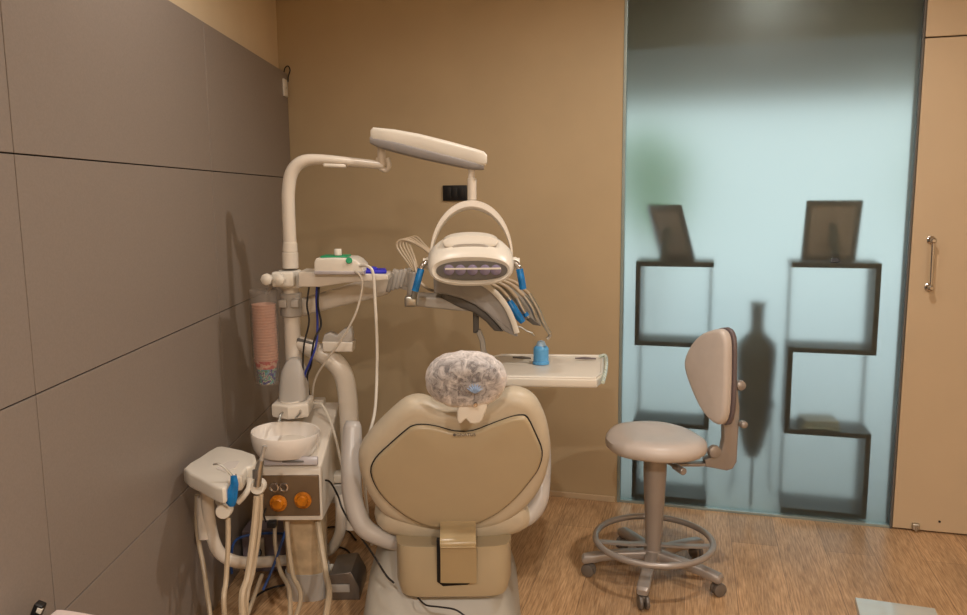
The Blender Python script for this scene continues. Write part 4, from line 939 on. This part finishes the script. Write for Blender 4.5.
# foot ring and spokes
bm = B(); N = 48; zr_ = .152; rr_ = R(61, 2.93)
tube(bm, [S(math.cos(2*PI*k/N)*rr_, math.sin(2*PI*k/N)*rr_, zr_) for k in range(N)], R(3.3, 2.93), 12, smooth=False, closed=True); obj('foot_ring', bm, M_stoolmet, sto)
for k in range(3):
    a = math.radians((183, -17, 82)[k]); d = V((math.cos(a), math.sin(a), 0)); bm = B()
    flat_sweep(bm, [S(0, 0, .135)+d*.03, S(0, 0, .14)+d*.12, S(0, 0, zr_)+d*(rr_-.005)], .03, .009, d.cross(Z3)); obj('ring_spoke', bm, M_stoolmet, sto)
bm = B(); lathe(bm, S(0, 0, 0), [(0, .06), (.03, .06), (.045, .07), (.045, .10), (.032, .115), (.032, .145), (0, .146)], 24); obj('hub', bm, M_stoolmet, sto)
for k in range(5):
    a = math.radians(-110+72*k); d = V((math.cos(a), math.sin(a), 0)); pr = d.cross(Z3); L = .26
    bm = B()
    secs = [(.03, .092, .024, .020), (.12, .090, .023, .018), (.2, .083, .022, .017), (L-.03, .077, .024, .018), (L+.012, .071, .023, .017), (L+.02, .068, .018, .010)]
    loft(bm, [sellipse(S(0, 0, z)+d*q, pr, Z3, w, h_, 4, 16) for q, z, w, h_ in secs])
    lg = obj('leg', bm, M_stoolmet, sto)
    wd_ = RZ(math.degrees(a)+25+31*k)@V((1, 0, 0)); cw = S(0, 0, .0)+d*L+wd_*.008
    bm = B()
    for sg in (-1, 1):
        c_ = cw+wd_.cross(Z3)*sg*.012+Z3*.0265
        lathe(bm, c_-wd_.cross(Z3)*.008, [(0, 0), (.02, 0), (.0255, .003), (.0265, .008), (.0255, .013), (.02, .016), (0, .016)], 24, wd_.cross(Z3))
    box(bm, cw+Z3*.04, (.02, .014, .022), bev=.003); cyl(bm, S(0, 0, .035)+d*L, S(0, 0, .066)+d*L, .006)
    obj('caster', bm, M_caster, lg)
# backrest
yaw = math.radians(58); nb = V((-math.sin(yaw), -math.cos(yaw), .06)).normalized()
ob = P(716, 378, 2.92)
def SB(u, v, off=0): return PP(u, v, ob+nb*off, nb)
pad = [(726, 328.5), (714, 331), (705, 336), (698, 344), (692, 356), (691, 367), (695, 381), (702, 398), (710, 412), (720, 422), (728, 423), (732, 412), (733.5, 390), (734, 365), (734, 345), (732, 334)]
bm = B(); rprism(bm, [SB(u, v, -.02) for u, v in pad], nb*.045, .018, 5, 2, bulge=.006); obj('backrest', bm, M_stoolseat, sto)
bm = B(); pd = spl_closed([SB(u, v, -.022) for u, v in pad], 2); cpd = sum(pd, V())/len(pd)
rprism(bm, [cpd+(p-cpd)*1.03 for p in pd], nb*-.02, .008, 3); obj('backrest_shell', bm, M_stooledge, sto, label='dark mauve backrest shell')
bm = B(); ya = 2.93
rprism(bm, [P(u, v, ya) for u, v in ((728, 386), (738, 386), (740, 410), (737, 462), (733, 469), (727, 471), (706, 467), (705, 460), (715, 456), (722, 450), (724, 440), (724, 415))], V((0, .045, 0)), .006, 3); obj('back_support', bm, M_stoolmet, sto)
bm = B(); box(bm, V((P(700, 464, 2.95).x-.03, 2.955, P(700, 464, 2.95).z+.0)), (.12, .04, .012), bev=.003); obj('support_bar', bm, M_stoolmet, sto)
for (u, v, r_) in ((713, 451, 7), (739, 385, 5.5), (742, 424, 4)):
    bm = B(); lathe(bm, P(u, v, 2.925), [(0, 0), (R(r_, 2.82), 0), (R(r_*1.05, 2.82), .008), (R(r_*.9, 2.82), .02), (R(r_*.5, 2.82), .024), (0, .025)], 20, (.2, -1, .1)); cyl(bm, P(u, v, 2.925), P(u-2, v, 2.95), .006); obj('adjusting_knob', bm, M_stoolmet, sto)
# ------------------------------------------------------------------ foreground edge pieces
zt3 = .62
def G(u, v): return PZ(u, v, zt3)
tr = thing('side_cabinet', 'pinkish white cabinet with rounded top cut by the bottom left edge', 'cabinet', V((G(80, 640).x, G(80, 640).y, 0)))
e0 = G(52, 612); e1 = G(66, 608); e2 = G(110, 615.5)
dd = (e2-e1).normalized(); pp_ = V((dd.y, -dd.x, 0)).normalized()
if pp_.y > 0: pp_ = -pp_
ol_ = [G(44, 619), G(50, 612.5), G(56, 608.5), G(63, 608), G(75, 609.5), e2, e2+dd*.18, e2+dd*.2+pp_*.03, e2+dd*.2+pp_*.3, e2-dd*.1+pp_*.32, G(44, 619)+pp_*.28]
bm = B(); rprism(bm, ol_, V((0, 0, -.03)), .01, 4); obj('top', bm, M_pink, tr)
cen = sum(ol_, V())/len(ol_)
bm = B(); rprism(bm, [cen+(p-cen)*.9-Z3*.031 for p in ol_], V((0, 0, -(zt3-.031))), .008, 3); obj('body', bm, M_pink, tr)
q = G(38, 610)+Z3*.0
kb = B(); box(kb, P(38.5, 609, q.y)+Z3*.0, (.02, .02, .03), Matrix.Rotation(math.radians(25), 3, 'Y'), .003); kh = obj('latch', kb, M_black, tr)
kb = B(); box(kb, P(39.5, 610.5, q.y-.0085)+Z3*.0, (.011, .006, .012), Matrix.Rotation(math.radians(25), 3, 'Y'), .001); obj('latch_tag', kb, M_white, kh)
tr.location = tr.location
zt4 = .5
def G2(u, v): return PZ(u, v, zt4)
mb = thing('metal_box', 'brushed silver metal box top at the bottom edge below the door', 'box', V((G2(897, 625).x, G2(897, 625).y, 0)))
a_, b2 = G2(855, 597), G2(935, 608); dx_ = (b2-a_).normalized(); dp_ = V((dx_.y, -dx_.x, 0))
poly = [a_, b2, b2+dp_*.3, a_+dp_*.3]
bm = B(); rprism(bm, poly, V((0, 0, -.02)), .003, 2); obj('lid', bm, M_lidgrey, mb)
cen = sum(poly, V())/4
bm = B(); rprism(bm, [cen+(p-cen)*.94-Z3*.021 for p in poly], V((0, 0, -(zt4-.021))), .004, 2); obj('body', bm, M_alum, mb)
# ------------------------------------------------------------------ lights
def downlight(x, y, power, rad=.05, col=(1, .925, .845), label='', tgt=None, ang=172, blend=.6):
    root = thing('ceiling_light', label, 'ceiling light', V((x, y, CE)))
    bm = B(); lathe(bm, (x, y, CE-.012), [(.055, .012), (.06, 0), (.048, -.002), (.045, .012)], 28, cap=False); obj('trim_ring', bm, M_chrome, root)
    bm = B(); lathe(bm, (x, y, CE-.004), [(0, 0), (.044, 0), (.044, .003), (0, .003)], 24); obj('diffuser', bm, M_lamp, root)
    l = bpy.data.lights.new('lamp_light', 'SPOT'); l.energy = power; l.shadow_soft_size = rad; l.color = col; l.spot_size = math.radians(ang); l.spot_blend = blend
    lo = bpy.data.objects.new('lamp_light', l); COL.objects.link(lo); lo.parent = root; lo.location = (0, 0, -.03)
    if tgt:
        d = V(tgt)-V((x, y, CE-.03)); lo.rotation_euler = d.to_track_quat('-Z', 'Y').to_euler()
downlight(-.45, 2.2, 26, label='recessed round ceiling light over the dental unit', rad=.04)
downlight(.95, 2.3, 62, label='recessed round ceiling light over the stool side', rad=.04)
downlight(-.3, -.7, 100, label='recessed round ceiling light above the room centre', rad=.04)
downlight(1.3, -.9, 135, label='recessed round ceiling light near the right wall', rad=.04)
w = bpy.data.worlds.new('sky'); scene.world = w; w.use_nodes = True
bg = w.node_tree.nodes['Background']; bg.inputs[0].default_value = (.84, .95, .99, 1); bg.inputs[1].default_value = .9
scene.view_settings.view_transform = 'Standard'; scene.view_settings.look = 'None'
scene.view_settings.gamma = 1; scene.view_settings.exposure = 0.2; scene.view_settings.use_curve_mapping = False
